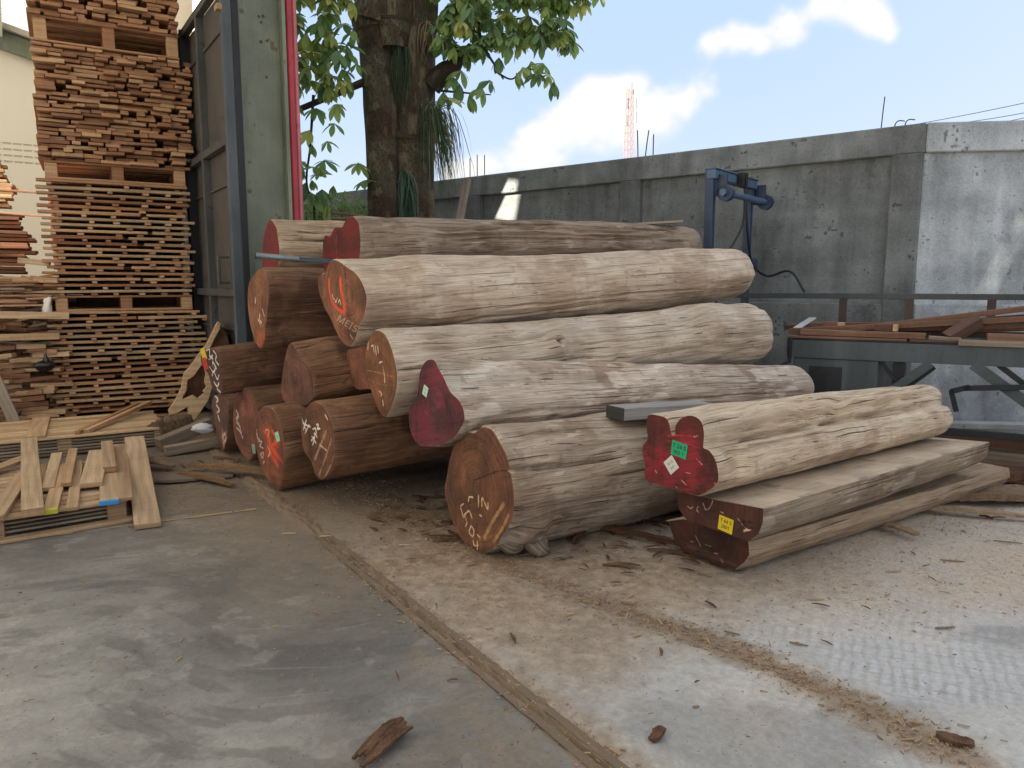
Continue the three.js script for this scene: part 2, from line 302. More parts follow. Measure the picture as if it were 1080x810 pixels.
// ───────────────────────── ground: yard concrete, warehouse floor, gate track ─────────────────────────
const G_N = V3(0.833, 0, -0.553), G_G = V3(-0.553, 0, -0.833);          // out into the yard; along the gate, away
const trackSide = (x, z) => (x + 1.09) * G_N.x + (z + 4.24) * G_N.z;     // > 0 in the yard
const TRAIL = [[-1.7, -6.2], [-0.95, -5.1], [-0.42, -4.3], [0.05, -3.75], [0.55, -3.25], [0.92, -2.92], [1.22, -2.52], [1.45, -2.2]];
const SCUFFS = []; { const r = rngOf(499); for (let i = 0; i < 26; i++) { const x = -2.4 + r() * 2.6, z = -4.6 + r() * 2.6, a = -0.3 + (r() - 0.5) * 0.9, l = 0.08 + r() * r() * 0.7; SCUFFS.push([x, z, x + l * Math.cos(a), z + l * Math.sin(a), 0.004 + 0.004 * r()]); } }
function segDist(x, z, P) { let d = 9; for (let i = 0; i + 1 < P.length; i++) { const [ax, az] = P[i], [bx2, bz] = P[i + 1], dx = bx2 - ax, dz = bz - az, t = clamp(((x - ax) * dx + (z - az) * dz) / (dx * dx + dz * dz)); d = Math.min(d, Math.hypot(x - ax - t * dx, z - az - t * dz)); } return d; }
function groundAt(x, z) { // [r, g, b, height, roughness] of the concrete, its dust and its marks
  const s = trackSide(x, z), big = fbm(x * 0.55 + 7, z * 0.55 + 3, 4, 401), wx = x + 0.5 * (vnoise(x * 1.1, z * 1.1, 411) - 0.5), wz = z + 0.5 * (vnoise(x * 1.1, z * 1.1, 412) - 0.5);
  const mid = fbm(wx * 2.3, wz * 2.3, 5, 421), fine = fbm(x * 22, z * 22, 3, 431), grit = vnoise(x * 120, z * 120, 441), along = fbm(wx * 1.2 - wz * 0.8, (wx * 0.55 + wz * 0.83) * 9, 4, 451);
  let c, hgt, rough;
  if (s < 0) { // power-floated floor, dark from use
    const t = clamp(0.5 + 1.5 * (big - 0.5) + 0.9 * (mid - 0.5) + 0.45 * (along - 0.5) + 0.5 * sstep(-1.2, -2.6, x) * sstep(-4.2, -2.5, z));  // paler near left: the floor sheen put into its colour
    c = mix3([100, 98, 94], [164, 160, 153], t);
    const sw = sstep(0.50, 0.62, fbm(wx * 5 + wz * 2, wz * 12, 5, 461)); c = mix3(c, [158, 155, 149], sw * 0.28); const sd = sstep(0.54, 0.64, fbm(wx * 4 - wz * 3, wz * 11 + 7, 5, 463)); c = mix3(c, [76, 74, 71], sd * 0.30);
    { const st = sstep(0.50, 0.68, fbm(wx * 0.9 + 31, wz * 1.3, 5, 493)); c = mix3(c, [92, 88, 83], st * 0.5); const sp = sstep(0.66, 0.72, fbm(x * 7, z * 7, 4, 495)); c = mix3(c, [176, 172, 164], sp * 0.25); for (const [ax, az, bx3, bz, w] of SCUFFS) { const dx = bx3 - ax, dz = bz - az, tt = clamp(((x - ax) * dx + (z - az) * dz) / (dx * dx + dz * dz)), d = Math.hypot(x - ax - tt * dx, z - az - tt * dz); if (d < w) c = mix3(c, [182, 178, 168], 0.4 * (1 - d / w) * Math.sin(Math.PI * tt)); } }
    const dust = sstep(1.3, 0.0, -s + 0.8 * (fine - 0.5)) * sstep(0.40, 0.80, 0.6 * mid + 0.4 * fine + 0.3 * sstep(-2.6, -4.6, z)) + 0.9 * sstep(-4.2, -5.4, z + 0.8 * (mid - 0.5)) * sstep(0.2, 0.6, mid + 0.12);
    c = mix3(c, mix3([136, 118, 98], [104, 88, 71], sstep(-4.2, -5.2, z)), clamp(dust) * 0.68);
    if (vnoise(x * 70, z * 70, 471) > 0.965) c = mix3(c, [60, 52, 46], 0.6);
    hgt = 0.45 + 0.1 * (mid - 0.5) + 0.04 * fine; rough = 0.48 + 0.25 * mid + 0.25 * clamp(dust);
  } else {
    const t = clamp(0.55 + 1.2 * (big - 0.5) + 1.0 * (mid - 0.5) + 0.35 * (fine - 0.5));
    c = mix3([146, 143, 138], [194, 192, 188], t);
    const p = -0.545 * x - 0.839 * z, behind = sstep(0.0, 0.55, p - (1.95 + 0.45 * clamp(-x + 0.2, 0, 1.4) - 0.1 * x + 1.1 * (mid - 0.5)));
    const tr = segDist(x, z, TRAIL), trail = sstep(0.17, 0.01, tr + 0.14 * (mid - 0.5) + 0.08 * (fine - 0.5)) * 0.95;
    const rightDust = sstep(-2.95, -3.7, z) * sstep(0.3, 0.9, x) * (0.35 + 0.65 * sstep(0.3, 0.6, mid));
    let dust = clamp(Math.max(behind * (0.55 + 0.5 * mid), trail, rightDust * 0.8) * (0.72 + 0.5 * fine) + 0.22 * sstep(0.45, 0.7, mid));
    dust = Math.max(dust, sstep(0.22, 0.05, s + 0.1 * (mid - 0.5)) * 0.75);
    const patch = sstep(0.62, 0.2, Math.hypot((x - 0.75) * 1.1, z + 2.45) + 0.5 * (mid - 0.5)) * sstep(0.3, 0.6, fine + 0.2); c = mix3(c, [194, 194, 192], patch * 0.4);
    if (x > 0.7 && z > -3.9) { // tyre tread printed in the dust, two passes
      for (const [ax, az, wd, off] of [[0.93, 0.36, 0.30, 2.33], [0.88, 0.47, 0.26, 2.95], [0.95, 0.30, 0.28, 3.10], [0.90, 0.43, 0.30, 3.75]]) {
        const q = ax * x + az * z, w2 = -az * x + ax * z + off + 0.02 * (vnoise(q * 2, 1, 483) - 0.5), inB = sstep(wd, wd - 0.04, Math.abs(w2)), lug = Math.abs(mod(q * 22 + (off > 2.8 ? 3 : -4) * w2 + 0.5 * (vnoise(x * 9, z * 9, 485) - 0.5), 1) - 0.5) * 2, rib = Math.abs(mod(w2 * 13, 1) - 0.5) * 2;
        const m = inB * sstep(0.7, 1.3, x) * sstep(0.30, 0.52, fbm(x * 3.3 + off, z * 3.3, 4, 481)); c = mix3(c, [194, 196, 201], m * 0.28); c = mix3(c, [132, 126, 119], m * sstep(0.35, 0.9, lug + 0.9 * (fine - 0.5)) * 0.26); c = mix3(c, [134, 128, 122], m * sstep(0.82, 0.97, rib + 0.2 * (fine - 0.5)) * 0.25);
      }
    }
    { const st = sstep(0.60, 0.72, fbm(wx * 1.7 + 20, wz * 1.7, 5, 491)); c = mix3(c, [120, 117, 114], st * 0.4); }
    const brown = sstep(3.6, 4.8, p + 0.8 * (mid - 0.5));
    let dc = mix3([136, 116, 95], [182, 166, 147], clamp(0.5 + 1.3 * (fine - 0.5) + 0.9 * (big - 0.5) + 0.55 * sstep(0.5, 2.6, x)));
    dc = mix3(dc, [104, 86, 68], Math.max(brown * 0.75, trail * 0.45));
    dust = Math.max(dust, brown * (0.75 + 0.25 * mid));
    c = mix3(c, dc, dust); if (grit > 0.9) c = mix3(c, [84, 66, 50], dust * 0.55);
    hgt = 0.4 + 0.12 * (mid - 0.5) + 0.05 * fine + dust * (0.18 * fine + 0.16 * grit); rough = mix(0.88, 0.98, dust);
  }
  { const g2 = vnoise(x * 210, z * 210, 501), g3 = vnoise(x * 55, z * 55, 503), sc = 0; const k = 1 + 0.10 * (g2 - 0.5) + 0.09 * (g3 - 0.5) - 0.0 * sc; c = [c[0] * k, c[1] * k, c[2] * k]; if (g3 > 0.93 && g2 > 0.5) c = mix3(c, [70, 62, 54], 0.5); hgt += 0.05 * (g2 - 0.5); if (sc) c = mix3(c, [190, 186, 178], 0.22); }
  return [c[0], c[1], c[2], hgt, rough];
}
function groundSheets(x0, x1, z0, z1, W, H) {
  const col = new Uint8Array(W * H * 4), bmp = new Uint8Array(W * H * 4), rgh = new Uint8Array(W * H * 4);
  for (let j = 0; j < H; j++) for (let i = 0; i < W; i++) {
    const g = groundAt(mix(x0, x1, (i + 0.5) / W), mix(z0, z1, (j + 0.5) / H)), o = (j * W + i) * 4;
    for (let k = 0; k < 3; k++) { col[o + k] = clamp(g[k], 0, 255); bmp[o + k] = clamp(g[3] * 255, 0, 255); rgh[o + k] = clamp(g[4] * 255, 0, 255); }
    col[o + 3] = bmp[o + 3] = rgh[o + 3] = 255;
  }
  const mk = (d, s) => { const t = new THREE.DataTexture(d, W, H); t.magFilter = THREE.LinearFilter; t.minFilter = THREE.LinearMipmapLinearFilter; t.generateMipmaps = true; if (s) t.colorSpace = THREE.SRGBColorSpace; t.needsUpdate = true; return t; };
  return new THREE.MeshStandardMaterial({ map: mk(col, true), bumpMap: mk(bmp), bumpScale: 0.02, roughnessMap: mk(rgh), roughness: 1 });
}
function clipped(rect, ref, sign) { // the part of a rectangle on one side of the gate track, as a flat sheet with uv over ref
  const [x0, x1, z0, z1] = rect; let P = [[x0, z0], [x1, z0], [x1, z1], [x0, z1]], out = [];
  const f = (p) => sign * trackSide(p[0], p[1]) - 0.014;
  for (let i = 0; i < P.length; i++) { const a = P[i], b = P[(i + 1) % P.length], fa = f(a), fb = f(b); if (fa >= 0) out.push(a); if (fa * fb < 0) { const t = fa / (fa - fb); out.push([mix(a[0], b[0], t), mix(a[1], b[1], t)]); } }
  if (out.length < 3) return null;
  const pos = [], uv = [], idx = [];
  for (const [x, z] of out) { pos.push(x, 0, z); uv.push((x - ref[0]) / (ref[1] - ref[0]), (z - ref[2]) / (ref[3] - ref[2])); }
  for (let i = 1; i + 1 < out.length; i++) idx.push(0, i + 1, i);
  const g = new THREE.BufferGeometry(); g.setAttribute('position', new THREE.Float32BufferAttribute(pos, 3)); g.setAttribute('uv', new THREE.Float32BufferAttribute(uv, 2)); g.setIndex(idx); g.computeVertexNormals(); return g;
}
{
  const A = [-4, 4, -6, -0.9], B = [-15, 15, -21, 9], mA = groundSheets(...A, 2048, 1306), mB = groundSheets(...B, 1600, 1600);
  const rects = [[-15, 15, -21, -6], [-15, -4, -6, -0.9], [4, 15, -6, -0.9], [-15, 15, -0.9, 9]];
  for (const [name, sign] of [['warehouse_floor', -1], ['yard_ground', 1]]) {
    const near = part(name, clipped(A, A, sign), mA, scene); structure(near);
    const far = part(name + '_outer', merge(rects.map((r) => clipped(r, B, sign)).filter(Boolean)), mB, near);
    far.name = 'outer_slab';
  }
  structure(part('ground', new THREE.PlaneGeometry(4000, 4000).rotateX(-Math.PI / 2).translate(0, -0.06, 0), std(lin(0.30, 0.26, 0.20)), scene));
  // the sliding gate's track: a slot in the floor between two rusty angles
  const tk = new THREE.Group(); tk.name = 'gate_track'; tk.position.set(-1.09, 0, -4.24); tk.rotation.y = rad(33.6); structure(tk); scene.add(tk);
  part('slot', bx(0.06, 0.02, 24, 0, -0.035, 2), std(lin(0.08, 0.06, 0.045)), tk);
  for (const s of [-1, 1]) {
    const g = new THREE.PlaneGeometry(0.036, 13, 3, 500).rotateX(-Math.PI / 2), p = g.attributes.position, r = rngOf(90 + s);
    for (let i = 0; i < p.count; i++) p.setY(i, 0.003 + 0.006 * vnoise(p.getX(i) * 60, p.getZ(i) * 30, 44));
    g.computeVertexNormals(); part('track_rail', g.translate(s * 0.034, 0.0005, 6.4), M.trackSteel, tk);
  }
  // sawdust packed along the slot
  const dg = new THREE.PlaneGeometry(0.20, 8.0, 22, 640).rotateX(-Math.PI / 2), dp = dg.attributes.position;
  for (let i = 0; i < dp.count; i++) { const x = dp.getX(i), z = dp.getZ(i), e = 1 - Math.abs(x) / 0.10, n = fbm(x * 40 + 3, z * 14, 4, 55), far = sstep(-0.2, -0.7, z); dp.setY(i, -0.005 + 0.017 * sstep(0.15, 0.80, n * (0.25 + 0.9 * e) + 0.12 * far) - (1 - far) * 0.024 * Math.exp(-((x / 0.010) ** 2)) + 0.004 * far * e); }
  dg.computeVertexNormals(); part('packed_sawdust', dg.translate(0.0, 0, 0.2), std(lin(0.21, 0.152, 0.10), { roughness: 1 }), tk).userData.kind = 'stuff';
  // worn yellow line on the floor
  const a = V3(-3.35, 0.004, -4.03), b = V3(-1.72, 0.004, -4.86), d = b.clone().sub(a), nrm = V3(-d.z, 0, d.x).normalize(), P = [], I = [], R = rngOf(5), n = 120;
  let q = 0; for (let i = 0; i < n; i++) { const t0 = i / n, t1 = (i + 1) / n, w = 0.022 * (0.35 + 0.65 * vnoise(i * 0.35, 1, 66)); if (vnoise(i * 0.5, 7, 67) < 0.30) continue; for (const [t, s] of [[t0, -1], [t1, -1], [t1, 1], [t0, 1]]) { const v = a.clone().addScaledVector(d, t).addScaledVector(nrm, s * w); P.push(v.x, v.y, v.z); } I.push(q, q + 1, q + 2, q, q + 2, q + 3); q += 4; }
  const yg = new THREE.BufferGeometry(); yg.setAttribute('position', new THREE.Float32BufferAttribute(P, 3)); yg.setIndex(I); yg.computeVertexNormals();
  structure(part('yellow_floor_line', yg, std(lin(0.36, 0.27, 0.13)), scene));
}

// ───────────────────────── warehouse: end wall, roof, column at the gate opening ─────────────────────────
const SUNGAP = [-2.3, -1.4];  // opening added in the unseen roof to throw a sun patch
const BX = [-2.575, 0, -7.256], BTURN = rad(33.6);            // local x: out to the yard, local -z: along the gate, away
const toWorld = (x, y, z) => V3(x, y, z).applyAxisAngle(V3(0, 1, 0), BTURN).add(V3(...BX));
{
  const w = thing('warehouse', 'cream warehouse with white sheet roof and green steel column left of the logs', 'warehouse', BX, BTURN);
  const eave = (x) => 6.27 - x * 0.25;
  // far end wall with rows of narrow vent slots
  const sh = new THREE.Shape([[-18, 0], [0.15, 0], [0.15, eave(0.15)], [-9, 8.52], [-18, 6.27]].map((p) => new THREE.Vector2(...p)));
  for (let r = 0; r < 4; r++) for (let c = 0; c < 24; c++) { const x = -4.6 + c * 0.185, y = 4.06 + r * 0.125, o = new THREE.Path(); o.moveTo(x, y); o.lineTo(x + 0.15, y); o.lineTo(x + 0.15, y + 0.04); o.lineTo(x, y + 0.04); sh.holes.push(o); }
  const wall = part('wall', new THREE.ExtrudeGeometry(sh, { depth: 0.2, bevelEnabled: false }), M.cream, w, [0, 0, -12.2]);
  part('vent_backing', bx(4.6, 0.6, 0.02, -2.4, 4.26, -12.03), M.slot, wall, [0, 0, 12.2]);
  const side = new THREE.Shape([[-12, 0], [-0.36, 0], [-0.36, 6.0], [-12, 6.0]].map((p) => new THREE.Vector2(...p))), gap = new THREE.Path(), gap2 = new THREE.Path();
  for (const [h, x0, w0] of [[gap, -2.24, 0.44], [gap2, -1.62, 0.10]]) { h.moveTo(x0, 4.42); h.lineTo(x0 + w0, 4.42); h.lineTo(x0 + w0 + 0.42, 5.15); h.lineTo(x0 + 0.42, 5.15); side.holes.push(h); }  // slanted openings added so sun casts a patch on the boundary wall
  const sw = part('wall', new THREE.ExtrudeGeometry(side, { depth: 0.18, bevelEnabled: false }), M.cream, w, [0.20, 0, 0], [0, Math.PI / 2, 0]); sw.scale.x = -1;
  part('wall', bx(0.18, 2.2, 26, -18, 6.3, 1), M.cream, w);
  // lintel over the opening
  part('wall', bx(0.18, 0.9, 13.5, 0.29, 5.92, 6.5), M.cream, w);
  // rafters in green along the end wall, then on frames towards the viewer
  for (const z of [-11.85, -5.9, 6.2, 12.2]) { const pair = []; for (const [x0, x1] of [[0.1, -9], [-18, -9]]) pair.push(barGeo(V3(x0, eave(x0 > -9 ? x0 : -0) - 0.20, z), V3(x1, 8.32, z), 0.34, 0.18)); part('rafter', merge(pair), M.green, w); }
  for (const z of [-5.9, 6.2, 12.2]) part('post', bx(0.3, 6.1, 0.22, -17.6, 3.05, z), M.green, w);
  part('post', bx(0.45, 6.1, 0.3, 0.3, 3.05, 13.0), M.green, w);
  // roof: ribbed sheets, with gaps added to let sun onto the wall and heap
  const rib = (xa, ya, xb, yb, z0, z1) => { // ribs run down the slope
    const n = Math.max(4, Math.round((z1 - z0) / 0.11)) & ~1, pos = [], idx = [];
    for (let i = 0; i <= n; i++) { const z = mix(z0, z1, i / n), d = i % 4 < 2 ? 0 : 0.03; pos.push(xa, ya + d, z, xb, yb + d, z); if (i < n) { const a = i * 2; idx.push(a, a + 1, a + 2, a + 1, a + 3, a + 2); } }
    const g = new THREE.BufferGeometry(); g.setAttribute('position', new THREE.Float32BufferAttribute(pos, 3)); g.setAttribute('uv', new THREE.Float32BufferAttribute(pos.filter((_, i) => i % 3 !== 1), 2)); g.setIndex(idx); g.computeVertexNormals(); return g;
  };
  const sheets = [], lights = [], bands = [[0.75, -4.1], [-4.1, -7.2], [-7.2, -9], [-9, -11.8], [-11.8, -13.4], [-13.4, -18.5]], PATCHBAND = (xa) => xa === -4.1;
  const roofY = (x) => (x >= -9 ? eave(x) : 8.52 - (-9 - x) * 0.25);
  for (const [xa, xb] of bands) {
    let z = -12.5;
    const cuts = [[-11.2, -9.2], [-7.6, -5.6], [-1.2, 0.6], [2.4, 4.4], [6.2, 8.2], [10, 12]]; if (PATCHBAND(xa)) cuts.splice(2, 0, [...SUNGAP, true]); if (xa === -11.8) cuts.splice(2, 0, [-2.6, -1.3, true]);
    for (const [c0, c1, open] of cuts) { sheets.push(rib(xa, roofY(xa), xb, roofY(xb), z, c0)); if (!open) lights.push(rib(xa, roofY(xa), xb, roofY(xb), c0, c1)); z = c1; }
    sheets.push(rib(xa, roofY(xa), xb, roofY(xb), z, 14));
  }
  lights.forEach((g) => part('added_skylight_sheet', g, M.addedSkylight, w));  // translucent sheets added to fill the room with diffuse sun
  part('roof', merge(sheets), M.roof, w);
  for (const x of [0.2, -1.7, -3.9, -7.4, -8.7]) { part('purlin', bx(0.07, 0.14, 26, x, eave(x) - 0.09, 0.9), M.roof, w); }
  // the column at the jamb: web, lip, red trim
  const col = part('column', merge([bx(0.42, 6.1, 0.12, 0.27, 3.05, -0.24), bx(0.035, 6.1, 0.30, 0.065, 3.05, -0.22), bx(0.035, 6.1, 0.26, 0.497, 3.05, -0.205)]), M.green, w);
  part('red_trim', merge([bx(0.065, 6.1, 0.11, 0.560, 3.05, -0.15, 0.012), bx(0.004, 6.1, 0.14, 0.528, 3.05, -0.16)]), M.redPaint, w);
  part('pale_red_trim', bx(0.045, 6.1, 0.10, 0.617, 3.05, -0.16, 0.012), M.redPale, w);
  for (const [x, y] of [[0.29, 4.05], [0.31, 4.0], [0.33, 4.06], [0.30, 3.82], [0.36, 3.84], [0.34, 3.5]]) part('rust_mark', new THREE.CircleGeometry(0.012 + 0.006 * hash(x * 100 | 0, y * 100 | 0, 1), 9).translate(x, y, -0.1765), M.steelBrown, col);
}

// ───────────────────────── sliding gate ─────────────────────────
{
  const g = thing('sliding_gate', 'tall grey steel sliding gate with framed panels beside green column', 'gate', BX, BTURN);
  const rails = [0.12, 1.42, 2.85, 4.28], ups = [-0.06, -1.15, -2.0, -3.1, -4.2, -5.25];
  const xF = -0.05; // the frame stands proud of the sheets on the side that faces the room
  for (const y of rails) part('rail', bx(0.07, 0.075, 5.3, xF - 0.012, y, -2.68), M.gateFrame, g);
  ups.forEach((z, i) => {
    if (i === 2) { part('gate_joint', bx(0.10, 4.22, 0.15, xF - 0.0, 2.21, z), M.gateDark, g); part('upright', bx(0.11, 4.22, 0.035, xF - 0.012, 2.21, z + 0.10), M.gateDark, g); } else part('upright', bx(0.09, 4.22, i ? 0.065 : 0.08, xF, 2.21, z), i === 3 ? M.gateDark : i ? M.gateFrame : M.gateEdge, g);
  });
  for (let k = 0; k < 5; k++) for (let r = 0; r < 3; r++) {
    const z0 = ups[k] - 0.04, z1 = ups[k + 1] + 0.04, y0 = rails[r] + 0.035, y1 = rails[r + 1] - 0.035;
    const p = part('panel', bx(0.018, y1 - y0, z0 - z1, -0.012, (y0 + y1) / 2, (z0 + z1) / 2), M.gate, g);
    part('stiffener', bx(0.022, 0.03, z0 - z1 - 0.02, -0.031, y1 - 0.34, (z0 + z1) / 2), M.gateFrame, p);
    part('stiffener', bx(0.020, y1 - y0 - 0.36, 0.028, -0.030, (y0 + y1) / 2 - 0.18, z0 - 0.22 - 0.05 * ((r + k) % 2)), M.gateFrame, p);
  }
  part('shaded_gap_strip', bx(0.06, 4.3, 0.10, 0.025, 2.2, -0.06), M.gateDark, g);  // near black strip standing in for the shaded gap beside the column
  part('handle', merge([barGeo(V3(-0.17, 1.50, -0.28), V3(-0.17, 1.78, -0.28), 0.03, 0.03), bx(0.10, 0.025, 0.025, -0.12, 1.515, -0.28), bx(0.10, 0.025, 0.025, -0.12, 1.765, -0.28)]), M.gateFrame, g);
  part('latch_plate', bx(0.05, 0.05, 0.10, -0.11, 4.02, -0.06), M.board[3], g);
}

// ───────────────────────── boundary walls ─────────────────────────
const CORNER = [4.29, 0, -8.0];
{
  const w = thing('concrete_wall', 'long grey concrete boundary wall behind the logs with pilasters and top beam', 'wall', CORNER, Math.atan2(-0.622, 0.783) + Math.PI);
  w.rotation.y = Math.PI - Math.atan2(0.622, 0.783); // local x runs from the corner away to the left
  // the wall's yard face is at local z = +
  const H = 3.16, L = 17, fz = 1, posts = [0.16, 3.47, 6.25, 9.2, 12.2, 15.2];
  const back = part('wall_panel', bx(L, 1.58, 0.12, L / 2, 2.08, 0.12), M.concShaded, w);
  part('lower_panel', bx(L, 1.29, 0.20, L / 2, 0.645, 0.10, 0.012), M.concShaded, w);
  part('top_beam', bx(L, 0.30, 0.20, L / 2, H - 0.15, 0.09, 0.012), M.concShaded, w);
  posts.forEach((x) => part('pilaster', bx(0.30, 2.86, 0.24, x, 1.43, 0.10, 0.012), M.concShaded, w));
}
{
  const w = thing('concrete_wall', 'concrete wall coloured pale as if sky lit at the right behind the steel table', 'wall', [CORNER[0] + 0.012, 0, CORNER[2]], -Math.atan2(0.12, 0.993));
  part('wall_panel', bx(9, 1.58, 0.14, 4.5, 2.08, -0.11), M.concSkyLit, w);
  part('lower_panel', bx(9, 1.29, 0.20, 4.5, 0.645, -0.10, 0.012), M.concSkyLit, w);
  part('top_beam', bx(9, 0.30, 0.20, 4.5, 3.01, -0.09, 0.012), M.concSkyLit, w);
  part('pilaster', bx(0.3, 2.86, 0.24, 6.2, 1.43, -0.10, 0.012), M.concSkyLit, w);
}

// ───────────────────────── logs ─────────────────────────
// n / f: centres of the near and far cut; o: outline of the near cut in cm (u away from the viewer, v up); k: skew of the cut; fs: far size
const LOGS = {
  near: { n: [-0.197, 0.361, -4.064], f: [2.249, 0.317, -5.653], k: -0.05, fs: 0.90, o: [36,-8, 33,2, 30,12, 23,24, 13,31, 2,33, -4,37, -15,37, -23,31, -29,25, -33,17, -36,6, -36,-4, -33,-12, -27,-20, -20,-28, -6,-36, 6,-37, 15,-35, 24,-29, 32,-18] },
  plum: { n: [-0.450, 0.796, -4.323], f: [2.397, 0.663, -6.172], k: -0.09, fs: 0.62, o: [31,-14, 30,-6, 22,0, 20,9, 18,19, 13,25, 8,27, 2,27, -2,23, -8,18, -16,10, -25,6, -30,1, -31,-4, -28,-9, -21,-16, -9,-22, 7,-26, 20,-27, 27,-22] },
  knot: { n: [-0.825, 0.941, -4.664], f: [2.125, 1.075, -6.580], k: 0.00, fs: 0.95, o: [25,1, 24,13, 17,21, 8,27, -1,28, -10,26, -18,19, -23,10, -25,1, -22,-9, -16,-17, -7,-26, -1,-28, 8,-24, 15,-17, 21,-9] },
  orange: { n: [-1.119, 1.375, -4.949], f: [2.068, 1.604, -7.019], k: -0.13, fs: 0.80, o: [33,17, 28,20, 22,21, 16,26, 11,29, 3,29, -11,24, -23,19, -30,12, -33,4, -29,-6, -20,-15, -12,-25, -3,-29, 6,-26, 13,-19, 20,-10, 27,-3, 33,8] },
  top: { n: [-1.261, 1.769, -5.574], f: [1.789, 1.894, -7.555], k: -0.17, fs: 0.70, o: [28,-9, 26,5, 22,10, 15,9, 7,15, -4,15, -9,19, -15,21, -21,21, -27,16, -28,10, -28,2, -25,-9, -17,-17, -2,-21, 17,-21, 27,-16] },
  backred: { n: [-1.945, 1.786, -6.089], f: [0.178, 1.795, -7.468], k: -0.00, fs: 0.90, o: [26,-5, 21,6, 12,16, -3,23, -22,16, -24,8, -26,-3, -21,-14, -10,-21, 11,-23, 25,-19] },
  left: { n: [-1.951, 1.314, -5.763], f: [0.183, 1.335, -7.149], k: -0.04, fs: 0.90, o: [28,7, 23,19, 6,27, -16,31, -27,24, -28,13, -23,1, -16,-13, -11,-24, -1,-31, 11,-28, 22,-17, 27,-6] },
  white: { n: [-2.467, 0.794, -6.084], f: [-0.185, 1.093, -7.298], k: -0.26, fs: 0.90, o: [20,8, 14,16, 6,18, -17,19, -20,13, -19,0, -16,-13, -12,-19, -1,-18, 6,-13, 9,-3, 16,1] },
  lowwhite: { n: [-2.590, 0.275, -6.523], f: [-0.400, 0.283, -7.945], k: -0.07, fs: 0.90, o: [25,16, 14,24, -5,25, -22,23, -25,13, -21,-1, -12,-17, -2,-25, 9,-20, 20,-11, 24,3] },
  lowred: { n: [-2.206, 0.348, -6.077], f: [-0.194, 0.411, -7.383], k: -0.16, fs: 0.90, o: [27,-3, 23,13, 16,25, 7,31, -9,30, -22,24, -27,14, -26,4, -22,-10, -15,-21, -4,-30, 2,-31, 15,-26, 25,-17] },
  orangetag: { n: [-1.762, 0.321, -5.330], f: [0.164, 0.455, -6.581], k: -0.15, fs: 0.90, o: [27,-1, 24,14, 16,25, 5,30, -9,31, -19,24, -24,17, -25,7, -27,0, -19,-13, -8,-31, 2,-31, 15,-24, 24,-14] },
  stripe: { n: [-1.309, 0.458, -4.917], f: [0.805, 0.536, -6.290], k: -0.09, fs: 0.90, o: [27,1, 25,12, 15,21, 3,27, -11,26, -21,21, -27,12, -26,0, -22,-12, -12,-22, -3,-27, 6,-26, 13,-17, 24,-12] },
  square: { n: [-1.574, 0.845, -5.379], f: [0.156, 0.998, -6.502], k: -0.19, fs: 0.90, o: [25,-20, 25,-12, 20,0, 12,14, 2,24, -6,19, -13,12, -23,6, -25,-2, -23,-14, -8,-22, 13,-24] },
  small: { n: [-1.066, 0.915, -5.218], f: [0.814, 1.097, -6.439], k: -0.06, fs: 0.90, o: [23,-1, 20,11, 5,14, -17,16, -23,6, -21,-11, -4,-15, 13,-16, 19,-10] },
  lobed: { n: [0.837, 0.667, -3.659], f: [2.920, 0.624, -5.229], k: -0.00, fs: 0.90, o: [25,-1, 22,3, 23,10, 22,16, 15,17, 9,16, 7,13, 5,8, 3,9, 3,13, -1,18, -8,20, -13,18, -15,13, -15,7, -15,5, -19,4, -23,0, -25,-6, -25,-10, -21,-15, -13,-20, -4,-20, 11,-20, 22,-19, 23,-11, 25,-6] },
  slabtop: { n: [1.021, 0.361, -3.596], f: [3.071, 0.351, -5.141], k: 0.00, fs: 0.95, o: [27,6, -27,10, -27,3, -25,-3, -20,-8, 19,-8, 25,-3] },
  slabbase: { n: [1.039, 0.143, -3.867], f: [3.44, 0.124, -5.47], k: -0.00, fs: 0.95, o: [30,2, 16,7, -29,7, -30,0, -27,-5, -21,-11, -11,-13, 5,-12, 17,-11, 22,-9, 28,2] },
};
const VIEWS = { // where the marks on a cut were measured: scale, origin and extent of its outline in that measure
  near: [92, 472, 95, 782], plum: [310, 615, 240, 710], knot: [80, 250, 85, 565], orange: [32, 315, 285, 795], top: [55, 272, 45, 385], backred: [425, 500, 125, 370],
  left: [365, 455, 330, 672], white: [205, 303, 178, 415], lowwhite: [255, 338, 415, 695], lowred: [362, 492, 370, 745], orangetag: [85, 222, 375, 755], stripe: [288, 437, 350, 712],
  square: [195, 340, 90, 375], small: [495, 620, 112, 305], lobed: [70, 425, 70, 438], slabtop: [222, 625, 425, 645], slabbase: [160, 568, 485, 775],
};
const UP = V3(0, 1, 0);
function outline(spec, N, sharp) { // closed smooth outline with N points, metres, starting at its far side
  const pts = []; for (let i = 0; i < spec.o.length; i += 2) pts.push(V3(spec.o[i] / 100, spec.o[i + 1] / 100, 0));
  if (sharp) { const per = pts.map((p, i) => p.distanceTo(pts[(i + 1) % pts.length])), tot = per.reduce((a, b) => a + b), out = []; let left = N; pts.forEach((p, i) => { const n = i === pts.length - 1 ? left : Math.max(1, Math.round((per[i] / tot) * N)); left -= n; for (let k = 0; k < n; k++) { const r = p.clone().lerp(pts[(i + 1) % pts.length], k / n); out.push([r.x, r.y]); } if (i === 0) out.flat_n = n; }); return out; }
  const c = new THREE.CatmullRomCurve3(pts, true, 'centripetal', 0.5), q = c.getSpacedPoints(N).slice(0, N);
  return q.map((p) => [p.x, p.y]);
}
